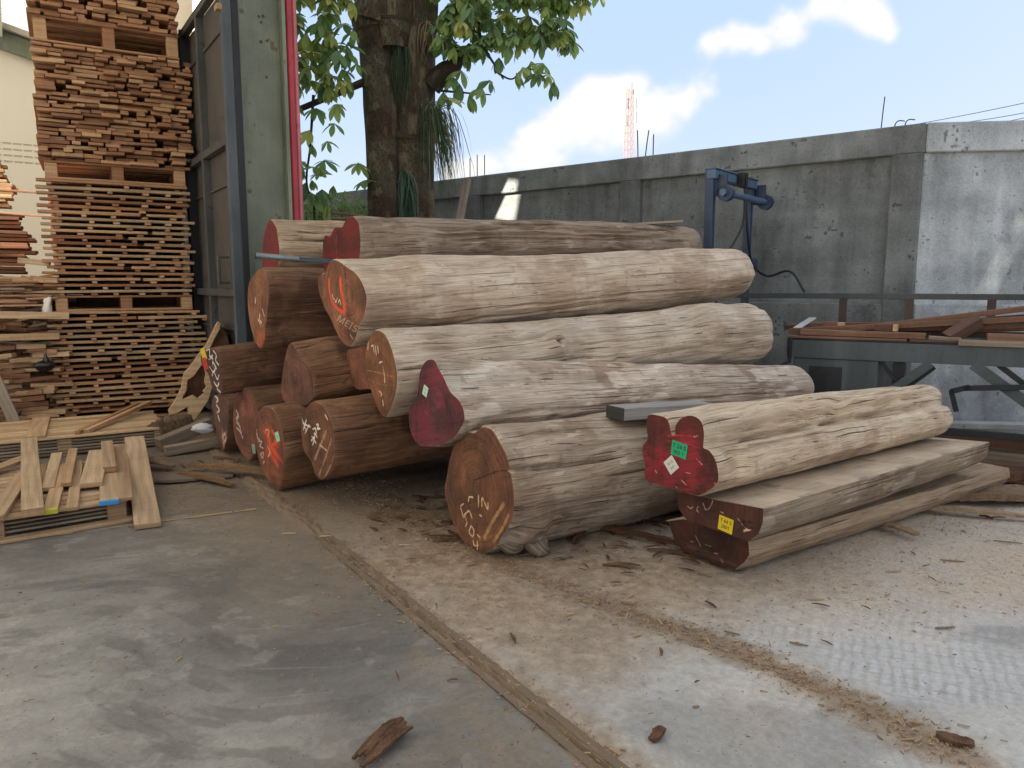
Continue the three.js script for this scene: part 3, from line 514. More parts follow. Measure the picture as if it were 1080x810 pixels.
function faceTexture(id, spec, base, opt) {
  const W = 384, O = outline(spec, 200, opt.sharp), us = O.map((p) => p[0]), vs = O.map((p) => p[1]);
  const u0 = Math.min(...us), u1 = Math.max(...us), v0 = Math.min(...vs), v1 = Math.max(...vs), H = Math.max(160, Math.round((W * (v1 - v0)) / (u1 - u0)));
  const c = document.createElement('canvas'); c.width = W; c.height = H; const g = c.getContext('2d'), im = g.createImageData(W, H), s = opt.seed;
  const cx = (opt.heart ?? [0.5, 0.45])[0], cy = (opt.heart ?? [0.5, 0.45])[1], m = (u1 - u0) / W;
  for (let j = 0; j < H; j++) for (let i = 0; i < W; i++) {
    const x = (i / W - cx) * (u1 - u0), y = (j / H - cy) * (v1 - v0), r = Math.hypot(x, y) + 0.03 * (fbm(x * 9 + 5, y * 9 + 5, 3, s) - 0.5), an = Math.atan2(y, x);
    const ring = fbm(r * 160, an * 1.5 + 9, 2, s + 3), saw = vnoise((x * 0.35 + y) * 210, x * 6 + 20, s + 9), bl = fbm(x * 8 + 3, y * 8 + 3, 4, s + 13), f = vnoise(i * 0.8, j * 0.8, s + 19), streak = fbm(x * 60 + 40, y * 3 + 10, 3, s + 29);
    const rays = vnoise(an * 30, r * 6, s + 23);
    let k = 0.80 + 0.40 * (ring - 0.5) + 0.08 * (saw - 0.5) + 0.75 * (bl - 0.5) + 0.14 * (f - 0.5) + 0.10 * (rays - 0.5) + 0.2 + 0.16 * (streak - 0.5);
    let q = [base[0] * k, base[1] * k * (1 + 0.25 * (streak - 0.5)), base[2] * k]; { const kerf = sstep(0.80, 0.95, vnoise((x * 0.3 + y) * 60 + 2 * fbm(x * 4, y * 4, 2, s), x * 3 + 9, s + 41)); q = mix3(q, [q[0] * 0.78, q[1] * 0.76, q[2] * 0.75], kerf * 0.5); const chk = sstep(0.965, 0.99, vnoise(an * 9 + 3, r * 2.2, s + 43)) * sstep(0.05, 0.12, r); q = mix3(q, [34, 20, 14], chk * 0.6); }
    if (opt.paint) { const sl = sstep(0.72, 0.9, vnoise((x * 0.25 + y) * 95, x * 4 + 3, s + 51)); q = mix3(q, [q[0] * 0.6, q[1] * 0.6, q[2] * 0.6], sl * 0.5); const t = sstep(0.30, 0.66, bl * 0.85 + 0.15 * streak + opt.paintBias); q = mix3(q, [opt.paint[0] * (0.85 + 0.3 * saw), opt.paint[1] * (0.85 + 0.3 * f), opt.paint[2]], t * 0.85 * (1 - 0.45 * sl)); }
    const o = (j * W + i) * 4; im.data[o] = clamp(q[0], 0, 255); im.data[o + 1] = clamp(q[1], 0, 255); im.data[o + 2] = clamp(q[2], 0, 255); im.data[o + 3] = 255;
  }
  g.putImageData(im, 0, 0);
  const X = (u) => ((u1 - u) / (u1 - u0)) * W, Y = (v) => ((v1 - v) / (v1 - v0)) * H;
  if (opt.rim) { g.strokeStyle = opt.rim; g.lineJoin = 'round'; for (const [w, a] of [[14, 0.35], [7, 0.8]]) { g.globalAlpha = a; g.lineWidth = w; g.beginPath(); O.forEach((p, i) => (i ? g.lineTo(X(p[0]), Y(p[1])) : g.moveTo(X(p[0]), Y(p[1])))); g.closePath(); g.stroke(); } g.globalAlpha = 1; }
  const [bx0, bx1, by0, by1] = VIEWS[id], px = (x) => ((x - bx0) / (bx1 - bx0)) * W, py = (y) => ((y - by0) / (by1 - by0)) * H, sc = W / (bx1 - bx0), rn = rngOf(s);
  const pen = { g, px, py,
    line(col, w, pts, a = 0.85) { // a chalk or brush stroke: broken up like dry paint
      g.strokeStyle = col; g.lineCap = 'round'; g.lineJoin = 'round';
      const cv = new THREE.CatmullRomCurve3(pts.map(([x, y]) => V3(px(x), py(y), 0))), q = cv.getPoints(Math.max(10, pts.length * 10));
      for (let i = 0; i + 1 < q.length; i++) { if (rn() < 0.14) continue; g.globalAlpha = a * (0.35 + 0.5 * rn()); g.lineWidth = w * sc * (0.35 + 0.45 * rn()); g.beginPath(); g.moveTo(q[i].x, q[i].y); g.lineTo(q[i + 1].x + (rn() - 0.5), q[i + 1].y + (rn() - 0.5)); g.stroke(); }
      g.globalAlpha = 1;
    },
    text(str, x, y, h, ang, col, a = 0.85) { g.save(); g.translate(px(x), py(y)); g.scale(sc * (opt.squash ?? 1), H / (by1 - by0)); g.rotate(ang); g.font = `${h}px sans-serif`; g.fillStyle = col; g.globalAlpha = a * 0.75; g.fillText(str, 0, 0); g.restore(); },
    blot(col, x, y, rx, ry, a) { g.fillStyle = col; for (let i = 0; i < 26; i++) { g.globalAlpha = a * rn(); g.beginPath(); g.ellipse(px(x + (rn() - 0.5) * 2 * rx), py(y + (rn() - 0.5) * 2 * ry), rx * sc * (0.12 + 0.3 * rn()), ry * sc * (0.10 + 0.25 * rn()), 0, 0, 6.3); g.fill(); } g.globalAlpha = 1; },
  };
  opt.draw?.(pen);
  const t = new THREE.CanvasTexture(c); t.colorSpace = THREE.SRGBColorSpace; t.magFilter = THREE.LinearFilter;
  return { t, u0, u1, v0, v1 };
}
function tagTexture(bg, ink, lines, seed) {
  const c = document.createElement('canvas'); c.width = 96; c.height = 80; const g = c.getContext('2d'); g.fillStyle = bg; g.fillRect(0, 0, 96, 80); g.fillStyle = ink; g.textAlign = 'center';
  lines.forEach((l, i) => { g.font = `bold ${l[1]}px sans-serif`; g.fillText(l[0], 48, l[2]); });
  const t = new THREE.CanvasTexture(c); t.colorSpace = THREE.SRGBColorSpace; return t;
}
function log(id, name, label, category, o) {
  const spec = LOGS[id], n = V3(...spec.n), f = V3(...spec.f), L = n.distanceTo(f), A = f.clone().sub(n).normalize(), U = UP.clone().cross(A).normalize(), V = A.clone().cross(U);
  const root = thing(name, label, category, [n.x, 0, n.z]), rel = V3(0, n.y, 0);
  const NA = o.around ?? 200, NS = o.along ?? 170, near = outline(spec, NA, o.sharp), seed = o.seed, flatN = near.flat_n ?? -1;
  // the far outline: rounder and smaller
  let rm = 0; near.forEach((p) => (rm += Math.hypot(p[0], p[1]))); rm /= NA;
  const us = near.map((p) => p[0]), vs = near.map((p) => p[1]), hu = (Math.max(...us) - Math.min(...us)) / 2, hv = (Math.max(...vs) - Math.min(...vs)) / 2;
  const circ = near.map((p) => { const a = Math.atan2(p[1] / hv, p[0] / hu); return [Math.cos(a) * mix(hu, rm, 0.7), Math.sin(a) * mix(hv, rm, 0.7)]; });
  const per = Math.round(near.reduce((s, p, i) => s + Math.hypot(p[0] - near[(i + 1) % NA][0], p[1] - near[(i + 1) % NA][1]), 0) * 50) / 50;
  const br = rngOf(seed * 131 + 7), bumps = [...(o.bumps ?? [])]; if (!o.sharp) for (let k = 0; k < 11; k++) { const up = br() < 0.5, rr = 0.03 + 0.08 * br(); bumps.push({ s: 0.15 + br() * (L - 0.3), a: 1.9 + br() * 2.0, r: rr, h: (up ? 0.26 : -0.24) * rr, hole: up && rr < 0.06 ? 0.5 * rr : 0, stretch: 1 + 2.2 * br() }); }
  const pos = [], uv = [], colr = [], idx = [], ends = [[], []], so = [];
  for (let j = 0; j <= NS; j++) so.push(j === 0 ? 0 : j === 1 ? 0.006 : j === 2 ? 0.018 : j >= NS - 4 ? L - [0, 0.004, 0.016, 0.05, 0.11][NS - j] : mix(0.018, L - 0.11, (j - 2) / (NS - 6)));
  so.forEach((s, j) => {
    const t = s / L, bl = (o.round ?? 0.85) * sstep(0, o.roundBy ?? 1.2, s), size = mix(1, spec.fs * (o.fsMul ?? 1), t) * (s < 0.018 ? 1 - 0.03 * (1 - s / 0.018) : 1) * (L - s < 0.11 ? 1 - 0.55 * (o.endRound ?? 0.16) * ((0.11 - (L - s)) / 0.11) ** 2 : 1);
    const su = (o.bow ?? 0.02) * Math.sin(Math.PI * t) + (o.wave ?? 0.012) * (fbm(s * 1.3, seed, 2, seed) - 0.5) * Math.min(1, s * 3), sv = (o.sag ?? 0.0) * Math.sin(Math.PI * t) + (o.wave ?? 0.012) * (fbm(s * 1.3 + 40, seed, 2, seed + 2) - 0.5) * Math.min(1, s * 3);
    for (let i = 0; i <= NA; i++) {
      const p = near[i % NA], q = circ[i % NA], th = (i / NA) * 2 * Math.PI, cx = Math.cos(th), cy = Math.sin(th);
      let x = mix(p[0], q[0], bl), y = mix(p[1], q[1], bl); const r = Math.hypot(x, y) || 1e-6;
      const fade = Math.min(1, s / 0.05), tw = th + s * (o.twist ?? 0.06);
      let d = 1.35 * (o.lump ?? 0.022) * (fbm3(cx * 1.7 + seed, cy * 1.7, s * 1.9, 3, seed) - 0.5) * 2 * Math.min(1, s * 2.2) + 0.6 * (o.ridge ?? 0.014) * (fbm3(Math.cos(tw) * 5 + seed, Math.sin(tw) * 5, s * 1.6, 3, seed + 5) - 0.5) * 2 * fade + 0.004 * (fbm3(Math.cos(tw) * 26, Math.sin(tw) * 26, s * 5, 2, seed + 9) - 0.5) * 2 * fade;
      for (const b of bumps) { const da = Math.atan2(Math.sin(th - b.a), Math.cos(th - b.a)) * r, ds = (s - b.s) / (b.stretch ?? 1), q2 = (da * da + ds * ds) / (b.r * b.r); if (q2 < 6) d += b.h * Math.exp(-q2) - (b.hole ?? 0) * Math.exp(-q2 * 9); }
      for (const b of o.grooves ?? []) { const ww = b.s0 <= s && s <= b.s1 ? Math.min(1, (s - b.s0) / 0.1, (b.s1 - s) / 0.2) : 0; if (ww > 0) { const aa = b.a + (b.da ?? 0) * (s - b.s0) + 0.05 * (vnoise(s * 6, 3, seed + b.a * 10 | 0) - 0.5), da = Math.atan2(Math.sin(th - aa), Math.cos(th - aa)) * r; d -= 1.3 * b.d * ww * (0.5 + 0.9 * vnoise(s * 9, b.a * 10, 61)) * Math.exp(-((da / (b.w * 1.25)) ** 2)); } }
      if (i <= flatN && o.sharp) d = 0.004 * (fbm3(x * 5, s * 2, seed, 3, seed) - 0.5);
      x = (x + (x / r) * d) * size + su; y = (y + (y / r) * d) * size + sv;
      const ax = s + spec.k * x * (1 - sstep(0, 0.8, s));
      const w = rel.clone().addScaledVector(U, x).addScaledVector(V, y).addScaledVector(A, ax);
      if (w.y < 0.004) w.y = 0.004 + 0.15 * (w.y - 0.004) * 0;
      { const tone = 0.93 + 0.34 * (fbm3(cx * 1.2 + seed * 3, cy * 1.2, s * 1.5, 4, seed + 50) - 0.5) + 0.10 * (fbm3(cx * 5 + seed, cy * 5, s * 7, 3, seed + 60) - 0.5), warm = 0.10 * (fbm3(cx + seed, cy * 1.5, s * 0.9 + 7, 3, seed + 70) - 0.5); colr.push(tone * (1 + warm), tone, tone * (1 - warm)); }
      pos.push(w.x, w.y, w.z); uv.push((i / NA) * per + seed * 0.37, s + seed * 0.21);
      if (i < NA) { if (j === 0) ends[0].push([x, y, w]); if (j === NS) ends[1].push([x, y, w]); }
    }
  });
  const flat = []; for (let j = 0; j < NS; j++) for (let i = 0; i < NA; i++) { const a = j * (NA + 1) + i, b = a + 1, c = a + NA + 1, d = c + 1; (o.sharp && i < flatN ? flat : idx).push(a, b, c, b, d, c); }
  const g = new THREE.BufferGeometry(); g.setAttribute('position', new THREE.Float32BufferAttribute(pos, 3)); g.setAttribute('uv', new THREE.Float32BufferAttribute(uv, 2)); g.setAttribute('color', new THREE.Float32BufferAttribute(colr, 3)); g.setIndex(idx); g.computeVertexNormals();
  const nn = g.attributes.normal; for (let j = 0; j <= NS; j++) { const a = j * (NA + 1), b = a + NA, v = V3(nn.getX(a) + nn.getX(b), nn.getY(a) + nn.getY(b), nn.getZ(a) + nn.getZ(b)).normalize(); nn.setXYZ(a, v.x, v.y, v.z); nn.setXYZ(b, v.x, v.y, v.z); }
  part(o.sideName ?? 'weathered_side', g, o.mat, root);
  if (flat.length) { // the sawn top of a slab
    const fp = [], fu = [], ft2 = []; for (let j = 0; j <= NS; j++) for (let i = 0; i <= flatN; i++) { const a = (j * (NA + 1) + i) * 3; fp.push(pos[a], pos[a + 1], pos[a + 2]); fu.push(so[j], near[i][0] + 3); if (j < NS && i < flatN) { const b = j * (flatN + 1) + i; ft2.push(b, b + 1, b + flatN + 1, b + 1, b + flatN + 2, b + flatN + 1); } }
    const tg = new THREE.BufferGeometry(); tg.setAttribute('position', new THREE.Float32BufferAttribute(fp, 3)); tg.setAttribute('uv', new THREE.Float32BufferAttribute(fu, 2)); tg.setIndex(ft2); tg.computeVertexNormals(); part('sawn_top', tg, M.sawnTop, root);
  }
  const ft = faceTexture(id, spec, o.face, o.faceOpt);
  ends.forEach((E, e) => {
    const tris = THREE.ShapeUtils.triangulateShape(E.map((p) => new THREE.Vector2(p[0], p[1])), []), P = [], Q = [];
    E.forEach(([x, y, w]) => { P.push(w.x, w.y, w.z); Q.push(1 - (x - ft.u0) / (ft.u1 - ft.u0), (y - ft.v0) / (ft.v1 - ft.v0)); });
    const eg = new THREE.BufferGeometry(); eg.setAttribute('position', new THREE.Float32BufferAttribute(P, 3)); eg.setAttribute('uv', new THREE.Float32BufferAttribute(Q, 2)); eg.setIndex(e ? tris.flat() : tris.map((t) => [t[0], t[2], t[1]]).flat()); eg.computeVertexNormals();
    if (e) { part('cut_end', eg, M.farEnd, root); return; }
    const m = part('cut_end', eg, std(lin(1, 1, 1), { map: ft.t, bumpMap: ft.t, bumpScale: 0.006, roughness: 0.85 }), root);
    if (o.faceLabel) m.userData.label = o.faceLabel;
    const [bx0, bx1, by0, by1] = VIEWS[id];
    for (const tg of o.tags ?? []) {
      const x = mix(ft.u1, ft.u0, (tg.x - bx0) / (bx1 - bx0)), y = mix(ft.v1, ft.v0, (tg.y - by0) / (by1 - by0)), w = rel.clone().addScaledVector(U, x).addScaledVector(V, y).addScaledVector(A, spec.k * x - 0.0035);
      const bg = new THREE.BoxGeometry(tg.w, tg.h, 0.002), mt = std(lin(1, 1, 1), { map: tagTexture(...tg.tex), roughness: 0.6 });
      const Zf = A.clone().negate().addScaledVector(U, spec.k).normalize(), Xf = UP.clone().cross(Zf).normalize(), Yf = Zf.clone().cross(Xf), mm = new THREE.Matrix4().makeBasis(Xf, Yf, Zf).multiply(new THREE.Matrix4().makeRotationZ(tg.rot ?? 0)).setPosition(w);
      const tm = part('paper_tag', bg.applyMatrix4(mm), mt, m); tm.userData.label = tg.label;
    }
  });
  return { root, at: (s, th, r) => n.clone().addScaledVector(A, s).addScaledVector(U, Math.cos(th) * r).addScaledVector(V, Math.sin(th) * r) };
}
M.sawnTop = std(lin(0.64, 0.525, 0.395), { map: T.planed, roughness: 0.9 });
M.farEnd = std(lin(0.20, 0.13, 0.085), { map: T.sawn.map, bumpMap: T.sawn.bump, bumpScale: 0.002 });
const CREAM = '#d8b88a', CHALK = '#cfc3b4', ORANGE = '#e0552a', TANRIM = '#b98a5e';
const tanSide = 1.9, NEARSIDE = Math.PI; // angle of a log's viewer side

const nearLog = log('near', 'timber_log', 'thick weathered log lying frontmost on the concrete, reddish brown cut end with a long split', 'log', {
  seed: 3, mat: sideMat('grey', [0.95, 0.88, 0.81], 0.018), face: [102, 65, 43], round: 0.8, ridge: 0.016, lump: 0.024, around: 200,
  bumps: [{ s: 0.20, a: 3.95, r: 0.075, h: 0.075, hole: 0.05 }, { s: 0.10, a: 4.15, r: 0.06, h: 0.03 }, { s: 0.05, a: 4.0, r: 0.05, h: -0.03 }, { s: 0.9, a: 2.9, r: 0.10, h: 0.015 }],
  grooves: [{ a: 2.86, s0: -0.1, s1: 0.85, w: 0.007, d: 0.035, da: 0.02 }, { a: 2.35, s0: 0.05, s1: 0.7, w: 0.005, d: 0.015 }, { a: 3.2, s0: 0.1, s1: 1.4, w: 0.005, d: 0.015, da: -0.05 }, { a: 3.5, s0: 0.3, s1: 1.0, w: 0.006, d: 0.012 }, { a: 2.6, s0: 0.6, s1: 1.9, w: 0.006, d: 0.015 }],
  faceOpt: { seed: 501, heart: [0.45, 0.48], rim: '#77553a', draw: (p) => {
    p.line('#26130c', 6, [[440, 288], [400, 300], [350, 335], [305, 370], [262, 402]], 0.95); p.line('#3a1e13', 2, [[262, 402], [245, 350], [225, 270]], 0.6);
    for (const s of [[[235, 525], [240, 500], [262, 492]], [[290, 470], [290, 530]], [[308, 520], [310, 475], [338, 520], [340, 485]], [[298, 570], [306, 572]], [[208, 548], [192, 572], [200, 600], [208, 622]], [[258, 610], [240, 575], [225, 590], [215, 610], [228, 640], [220, 668]], [[250, 650], [240, 690], [262, 700], [266, 665], [252, 650]], [[262, 720], [268, 745], [290, 735]], [[285, 680], [300, 690]], [[285, 715], [285, 760]]]) p.line(CREAM, 9, s, 0.9);
    p.line('#b48a58', 20, [[420, 455], [370, 560], [322, 680]], 0.7); p.line('#b48a58', 16, [[447, 490], [410, 590], [372, 672]], 0.7); p.line('#cfa774', 22, [[460, 545], [435, 620], [405, 695]], 0.8);
  } },
});
{ // torn stub of a branch low on the frontmost log
  const L = nearLog, rel = (s, a, r) => L.at(s, a, r).sub(V3(L.root.position.x, 0, L.root.position.z)).toArray();
  const sm = sideMat('grey', [0.70, 0.64, 0.58], 0.03); sm.vertexColors = false;
  part('branch_stub', limb([rel(0.20, 3.98, 0.24), rel(0.23, 4.0, 0.34), rel(0.27, 4.02, 0.41), rel(0.30, 4.02, 0.435)], [0.075, 0.062, 0.048, 0.012], 22, 10, 0.28, 19), sm, L.root);
  part('torn_bark', limb([rel(0.03, 4.1, 0.30), rel(0.10, 4.08, 0.345), rel(0.18, 4.1, 0.335)], [0.02, 0.05, 0.03], 18, 10, 0.4, 23), sm, L.root);
}
log('plum', 'timber_log', 'pale flaky log with plum painted lobed end above the frontmost log', 'log', {
  seed: 5, mat: sideMat('grey', [1.14, 1.08, 1.04], 0.016), face: [88, 44, 46], round: 0.9, roundBy: 2.2, fsMul: 1.0, ridge: 0.02, lump: 0.028, endRound: 0.35,
  grooves: [{ a: 2.7, s0: 0.2, s1: 2.2, w: 0.02, d: 0.02 }, { a: 3.6, s0: 0.3, s1: 3.2, w: 0.012, d: 0.02 }],
  faceOpt: { seed: 511, heart: [0.5, 0.65], paint: [112, 34, 48], paintBias: -0.06, draw: (p) => { p.blot('#b0305a', 480, 450, 30, 50, 0.22); for (let i = 0; i < 7; i++) p.line('#4a1c20', 1.5, [[320 + i * 5, 590 + i * 14], [460, 600 + i * 14], [590 - i * 12, 590 + i * 13]], 0.3); p.line('#c58a90', 3, [[405, 520], [420, 528], [412, 540]], 0.5); p.line('#d0a0a0', 3, [[335, 650], [355, 690]], 0.4); } },
  tags: [{ x: 410, y: 413, w: 0.052, h: 0.062, rot: -0.35, tex: ['#b9d6bd', '#5f8f6c', [['77', 30, 40], ['MD', 22, 66]]], label: 'small pale green paper tag' }],
  faceLabel: 'plum painted lobed cut end',
});
log('knot', 'timber_log', 'pale log with a round knot in its side, tan brown end chalked with tally strokes', 'log', {
  seed: 7, mat: sideMat('pale', [0.98, 0.93, 0.88], 0.014), face: [120, 76, 48], round: 0.9, lump: 0.028, ridge: 0.014,
  bumps: [{ s: 1.22, a: 2.75, r: 0.065, h: 0.075, hole: 0.13 }, { s: 1.15, a: 2.95, r: 0.13, h: 0.02, stretch: 1.7 }, { s: 1.75, a: 3.35, r: 0.05, h: -0.03 }, { s: 2.9, a: 2.2, r: 0.18, h: 0.05, stretch: 1.5 }, { s: 2.75, a: 2.9, r: 0.2, h: 0.03, stretch: 1.4 }],
  grooves: [{ a: 2.3, s0: 0.05, s1: 1.2, w: 0.008, d: 0.022, da: -0.16 }, { a: 2.48, s0: 0.02, s1: 1.0, w: 0.007, d: 0.022, da: -0.14 }, { a: 2.65, s0: 0.0, s1: 1.3, w: 0.007, d: 0.02, da: -0.12 }, { a: 3.05, s0: 0.0, s1: 0.7, w: 0.008, d: 0.02 }, { a: 2.9, s0: 1.4, s1: 2.6, w: 0.006, d: 0.015 }, { a: 3.3, s0: 0.2, s1: 1.7, w: 0.007, d: 0.018 }],
  faceOpt: { seed: 521, heart: [0.5, 0.5], rim: '#8d5c3a', draw: (p) => {
    for (const s of [[[105, 160], [100, 205]], [[120, 185], [132, 178], [134, 215]], [[143, 180], [146, 225]], [[156, 178], [159, 215]], [[157, 268], [176, 256]], [[178, 280], [184, 345], [182, 372]], [[150, 424], [162, 436], [158, 448]], [[166, 470], [168, 500]]]) p.line('#e0cdb6', 6, s);
    p.line('#b58e68', 5, [[90, 325], [150, 322], [225, 325]], 0.6); p.line('#b58e68', 4, [[92, 372], [160, 385], [240, 366]], 0.4);
  } },
});
log('orange', 'timber_log', 'long pale log whose brown end carries bright orange paint strokes', 'log', {
  seed: 9, mat: sideMat('pale', [1.1, 1.04, 0.97], 0.012), face: [112, 70, 50], round: 0.95, roundBy: 0.8, lump: 0.022, ridge: 0.012,
  bumps: [{ s: 0.45, a: 3.9, r: 0.06, h: 0.02, hole: 0.03 }, { s: 1.9, a: 2.9, r: 0.06, h: -0.012, stretch: 2 }, { s: 2.9, a: 2.6, r: 0.04, h: -0.02 }],
  grooves: [{ a: 2.75, s0: 0.0, s1: 1.2, w: 0.006, d: 0.012 }, { a: 3.5, s0: 0.1, s1: 2.4, w: 0.006, d: 0.015, da: -0.05 }, { a: 3.2, s0: 1.0, s1: 3.2, w: 0.006, d: 0.012 }, { a: 2.3, s0: 1.5, s1: 3.6, w: 0.005, d: 0.012 }],
  faceOpt: { seed: 531, heart: [0.62, 0.42], rim: '#8a5334', draw: (p) => {
    p.line('#2c130c', 5, [[213, 325], [207, 350], [205, 400]], 0.9); p.line('#3c1d12', 2, [[205, 400], [198, 470], [196, 520]], 0.5);
    p.line(ORANGE, 17, [[108, 400], [104, 470], [118, 540], [150, 580], [185, 600]]); p.line(ORANGE, 22, [[178, 395], [174, 470], [184, 540], [182, 590]]); p.line('#ef6d3c', 9, [[172, 400], [170, 480]]);
    for (const s of [[[118, 490], [124, 520]], [[130, 515], [136, 535], [148, 510]], [[150, 540], [160, 520], [165, 550]]]) p.line('#f0d2c0', 6, s);
    p.text('MEI5', 128, 640, 56, 0.55, '#d9c4b0', 0.75); p.line('#caa85a', 6, [[205, 720], [218, 745]], 0.7);
  } },
});
log('top', 'timber_log', 'weathered brownish log along the top of the pile with ragged red painted end', 'log', {
  seed: 11, mat: sideMat('grey', [0.74, 0.655, 0.585], 0.02), face: [100, 30, 26], round: 0.85, roundBy: 0.5, lump: 0.02, ridge: 0.016, sag: 0.03, endRound: 0.4,
  bumps: [{ s: 0.5, a: 2.5, r: 0.05, h: 0.015, hole: 0.02 }, { s: 3.3, a: 2.7, r: 0.08, h: -0.03, stretch: 1.6 }],
  grooves: [{ a: 3.0, s0: 0.55, s1: 2.9, w: 0.02, d: 0.03 }, { a: 3.25, s0: 0.6, s1: 3.2, w: 0.012, d: 0.025 }, { a: 2.8, s0: 1.2, s1: 3.3, w: 0.008, d: 0.02 }, { a: 3.4, s0: 0.8, s1: 3.4, w: 0.01, d: 0.02 }],
  faceOpt: { seed: 541, paint: [104, 27, 25], paintBias: 0.02, draw: (p) => { p.line('#c06a60', 4, [[145, 140], [138, 200], [140, 270]], 0.5); p.line('#5c1512', 5, [[190, 120], [185, 200], [186, 280]], 0.5); } },
  faceLabel: 'ragged red painted cut end',
});
log('backred', 'timber_log', 'pale log at the back left of the pile, flat red end beside green column', 'log', {
  seed: 13, mat: sideMat('pale', [0.82, 0.72, 0.60], 0.02), face: [104, 34, 30], along: 90, faceOpt: { seed: 551, paint: [108, 30, 30], paintBias: 0.05 },
  grooves: [{ a: 2.6, s0: 0.0, s1: 2, w: 0.008, d: 0.02 }, { a: 2.9, s0: 0.1, s1: 2, w: 0.008, d: 0.02 }, { a: 2.3, s0: 0.1, s1: 2, w: 0.012, d: 0.02 }], faceLabel: 'flat red painted cut end',
});
log('left', 'timber_log', 'dark brown log under the steel pipe with tan rimmed orange brown end', 'log', {
  seed: 15, mat: sideMat('brown', [1.0, 0.95, 0.92]), face: [126, 82, 55], along: 90, lump: 0.015,
  faceOpt: { seed: 561, rim: '#d09a62', heart: [0.55, 0.4], draw: (p) => { p.line('#4a2a18', 5, [[432, 440], [425, 480], [430, 520]], 0.6); p.blot('#5a3220', 432, 500, 10, 45, 0.4); for (const s of [[[400, 455], [398, 480]], [[415, 520], [412, 545], [420, 560]], [[425, 500], [432, 530]], [[405, 545], [416, 570]]]) p.line('#e6d2b8', 4, s, 0.7); p.blot('#b5532f', 412, 620, 16, 30, 0.35); } },
});
log('white', 'timber_log', 'dark log, narrow end covered in white marks with yellow and red tags', 'log', {
  seed: 17, mat: sideMat('brown', [0.85, 0.78, 0.75]), face: [74, 46, 38], along: 90, lump: 0.012,
  faceOpt: { seed: 571, draw: (p) => { for (const s of [[[245, 195], [262, 190], [258, 225], [275, 215]], [[280, 190], [292, 215], [284, 240], [296, 262]], [[250, 240], [270, 232], [266, 262]], [[245, 275], [262, 300], [280, 275]], [[252, 320], [264, 300], [276, 335], [288, 312]], [[256, 352], [268, 372], [282, 350]], [[266, 385], [280, 400]], [[270, 250], [282, 285]]]) p.line('#e2dcd2', 6, s, 0.9); p.line('#4c8f5c', 5, [[262, 268], [272, 285]], 0.7); } },
  tags: [{ x: 230, y: 215, w: 0.10, h: 0.10, rot: 0.3, tex: ['#d9b62a', '#a8871c', [['8', 26, 50]]], label: 'yellow paper tag' }, { x: 229, y: 262, w: 0.10, h: 0.10, rot: 0.2, tex: ['#b3342a', '#7c211b', [['8', 26, 50]]], label: 'red paper tag' }],
});
log('lowwhite', 'timber_log', 'narrow dark log end with faint white scribbles, leftmost at pile foot', 'log', {
  seed: 19, mat: sideMat('brown', [0.9, 0.82, 0.78]), face: [92, 62, 50], along: 80,
  faceOpt: { seed: 581, draw: (p) => { for (const s of [[[275, 425], [290, 440], [278, 460]], [[280, 470], [294, 490], [280, 510]], [[285, 520], [292, 545]], [[320, 590], [300, 625]], [[326, 610], [306, 650]]]) p.line('#d8cabb', 7, s, 0.8); p.blot('#c59878', 312, 625, 14, 36, 0.4); } },
});
log('lowred', 'timber_log', 'ground log with white scrawl on dull red end beside the orange splashed one', 'log', {
  seed: 21, mat: sideMat('brown', [1.1, 1.04, 0.98]), face: [112, 68, 52], along: 80,
  faceOpt: { seed: 591, rim: '#8e5f45', heart: [0.45, 0.5], draw: (p) => { for (const s of [[[385, 500], [392, 520], [380, 545]], [[395, 525], [384, 560], [398, 580]], [[380, 590], [395, 605], [408, 635]], [[392, 560], [402, 610]]]) p.line(CHALK, 6, s, 0.85); } },
  tags: [{ x: 460, y: 668, w: 0.06, h: 0.075, rot: 0.1, tex: ['#8fae92', '#5b7a5f', [['61', 28, 50]]], label: 'faded green paper tag' }],
});
log('orangetag', 'timber_log', 'ground log with orange splash, white numbers and green tag on its end', 'log', {
  seed: 23, mat: sideMat('brown', [1.2, 1.12, 1.03]), face: [112, 68, 48], along: 80,
  faceOpt: { seed: 601, rim: '#a37a54', heart: [0.5, 0.45], draw: (p) => {
    p.blot('#d8482a', 160, 540, 30, 65, 0.45); p.line(ORANGE, 12, [[130, 495], [150, 520], [152, 590], [178, 640]], 0.7); p.line(ORANGE, 14, [[165, 480], [185, 520], [160, 560], [200, 610]], 0.6); p.line('#ef8a68', 7, [[140, 490], [155, 488], [146, 520]], 0.8);
    for (const s of [[[98, 500], [98, 540], [108, 545]], [[100, 555], [116, 552], [106, 575], [120, 580]], [[140, 560], [148, 590], [138, 612]], [[105, 610], [118, 602], [112, 628], [104, 612]], [[118, 640], [112, 655]]]) p.line(CHALK, 5, s, 0.8);
    p.blot('#a85a38', 155, 690, 40, 40, 0.3);
  } },
  tags: [{ x: 191, y: 502, w: 0.06, h: 0.07, rot: 0.35, tex: ['#9fd8b2', '#4f9468', [['41', 28, 48]]], label: 'small bright green paper tag' }],
});
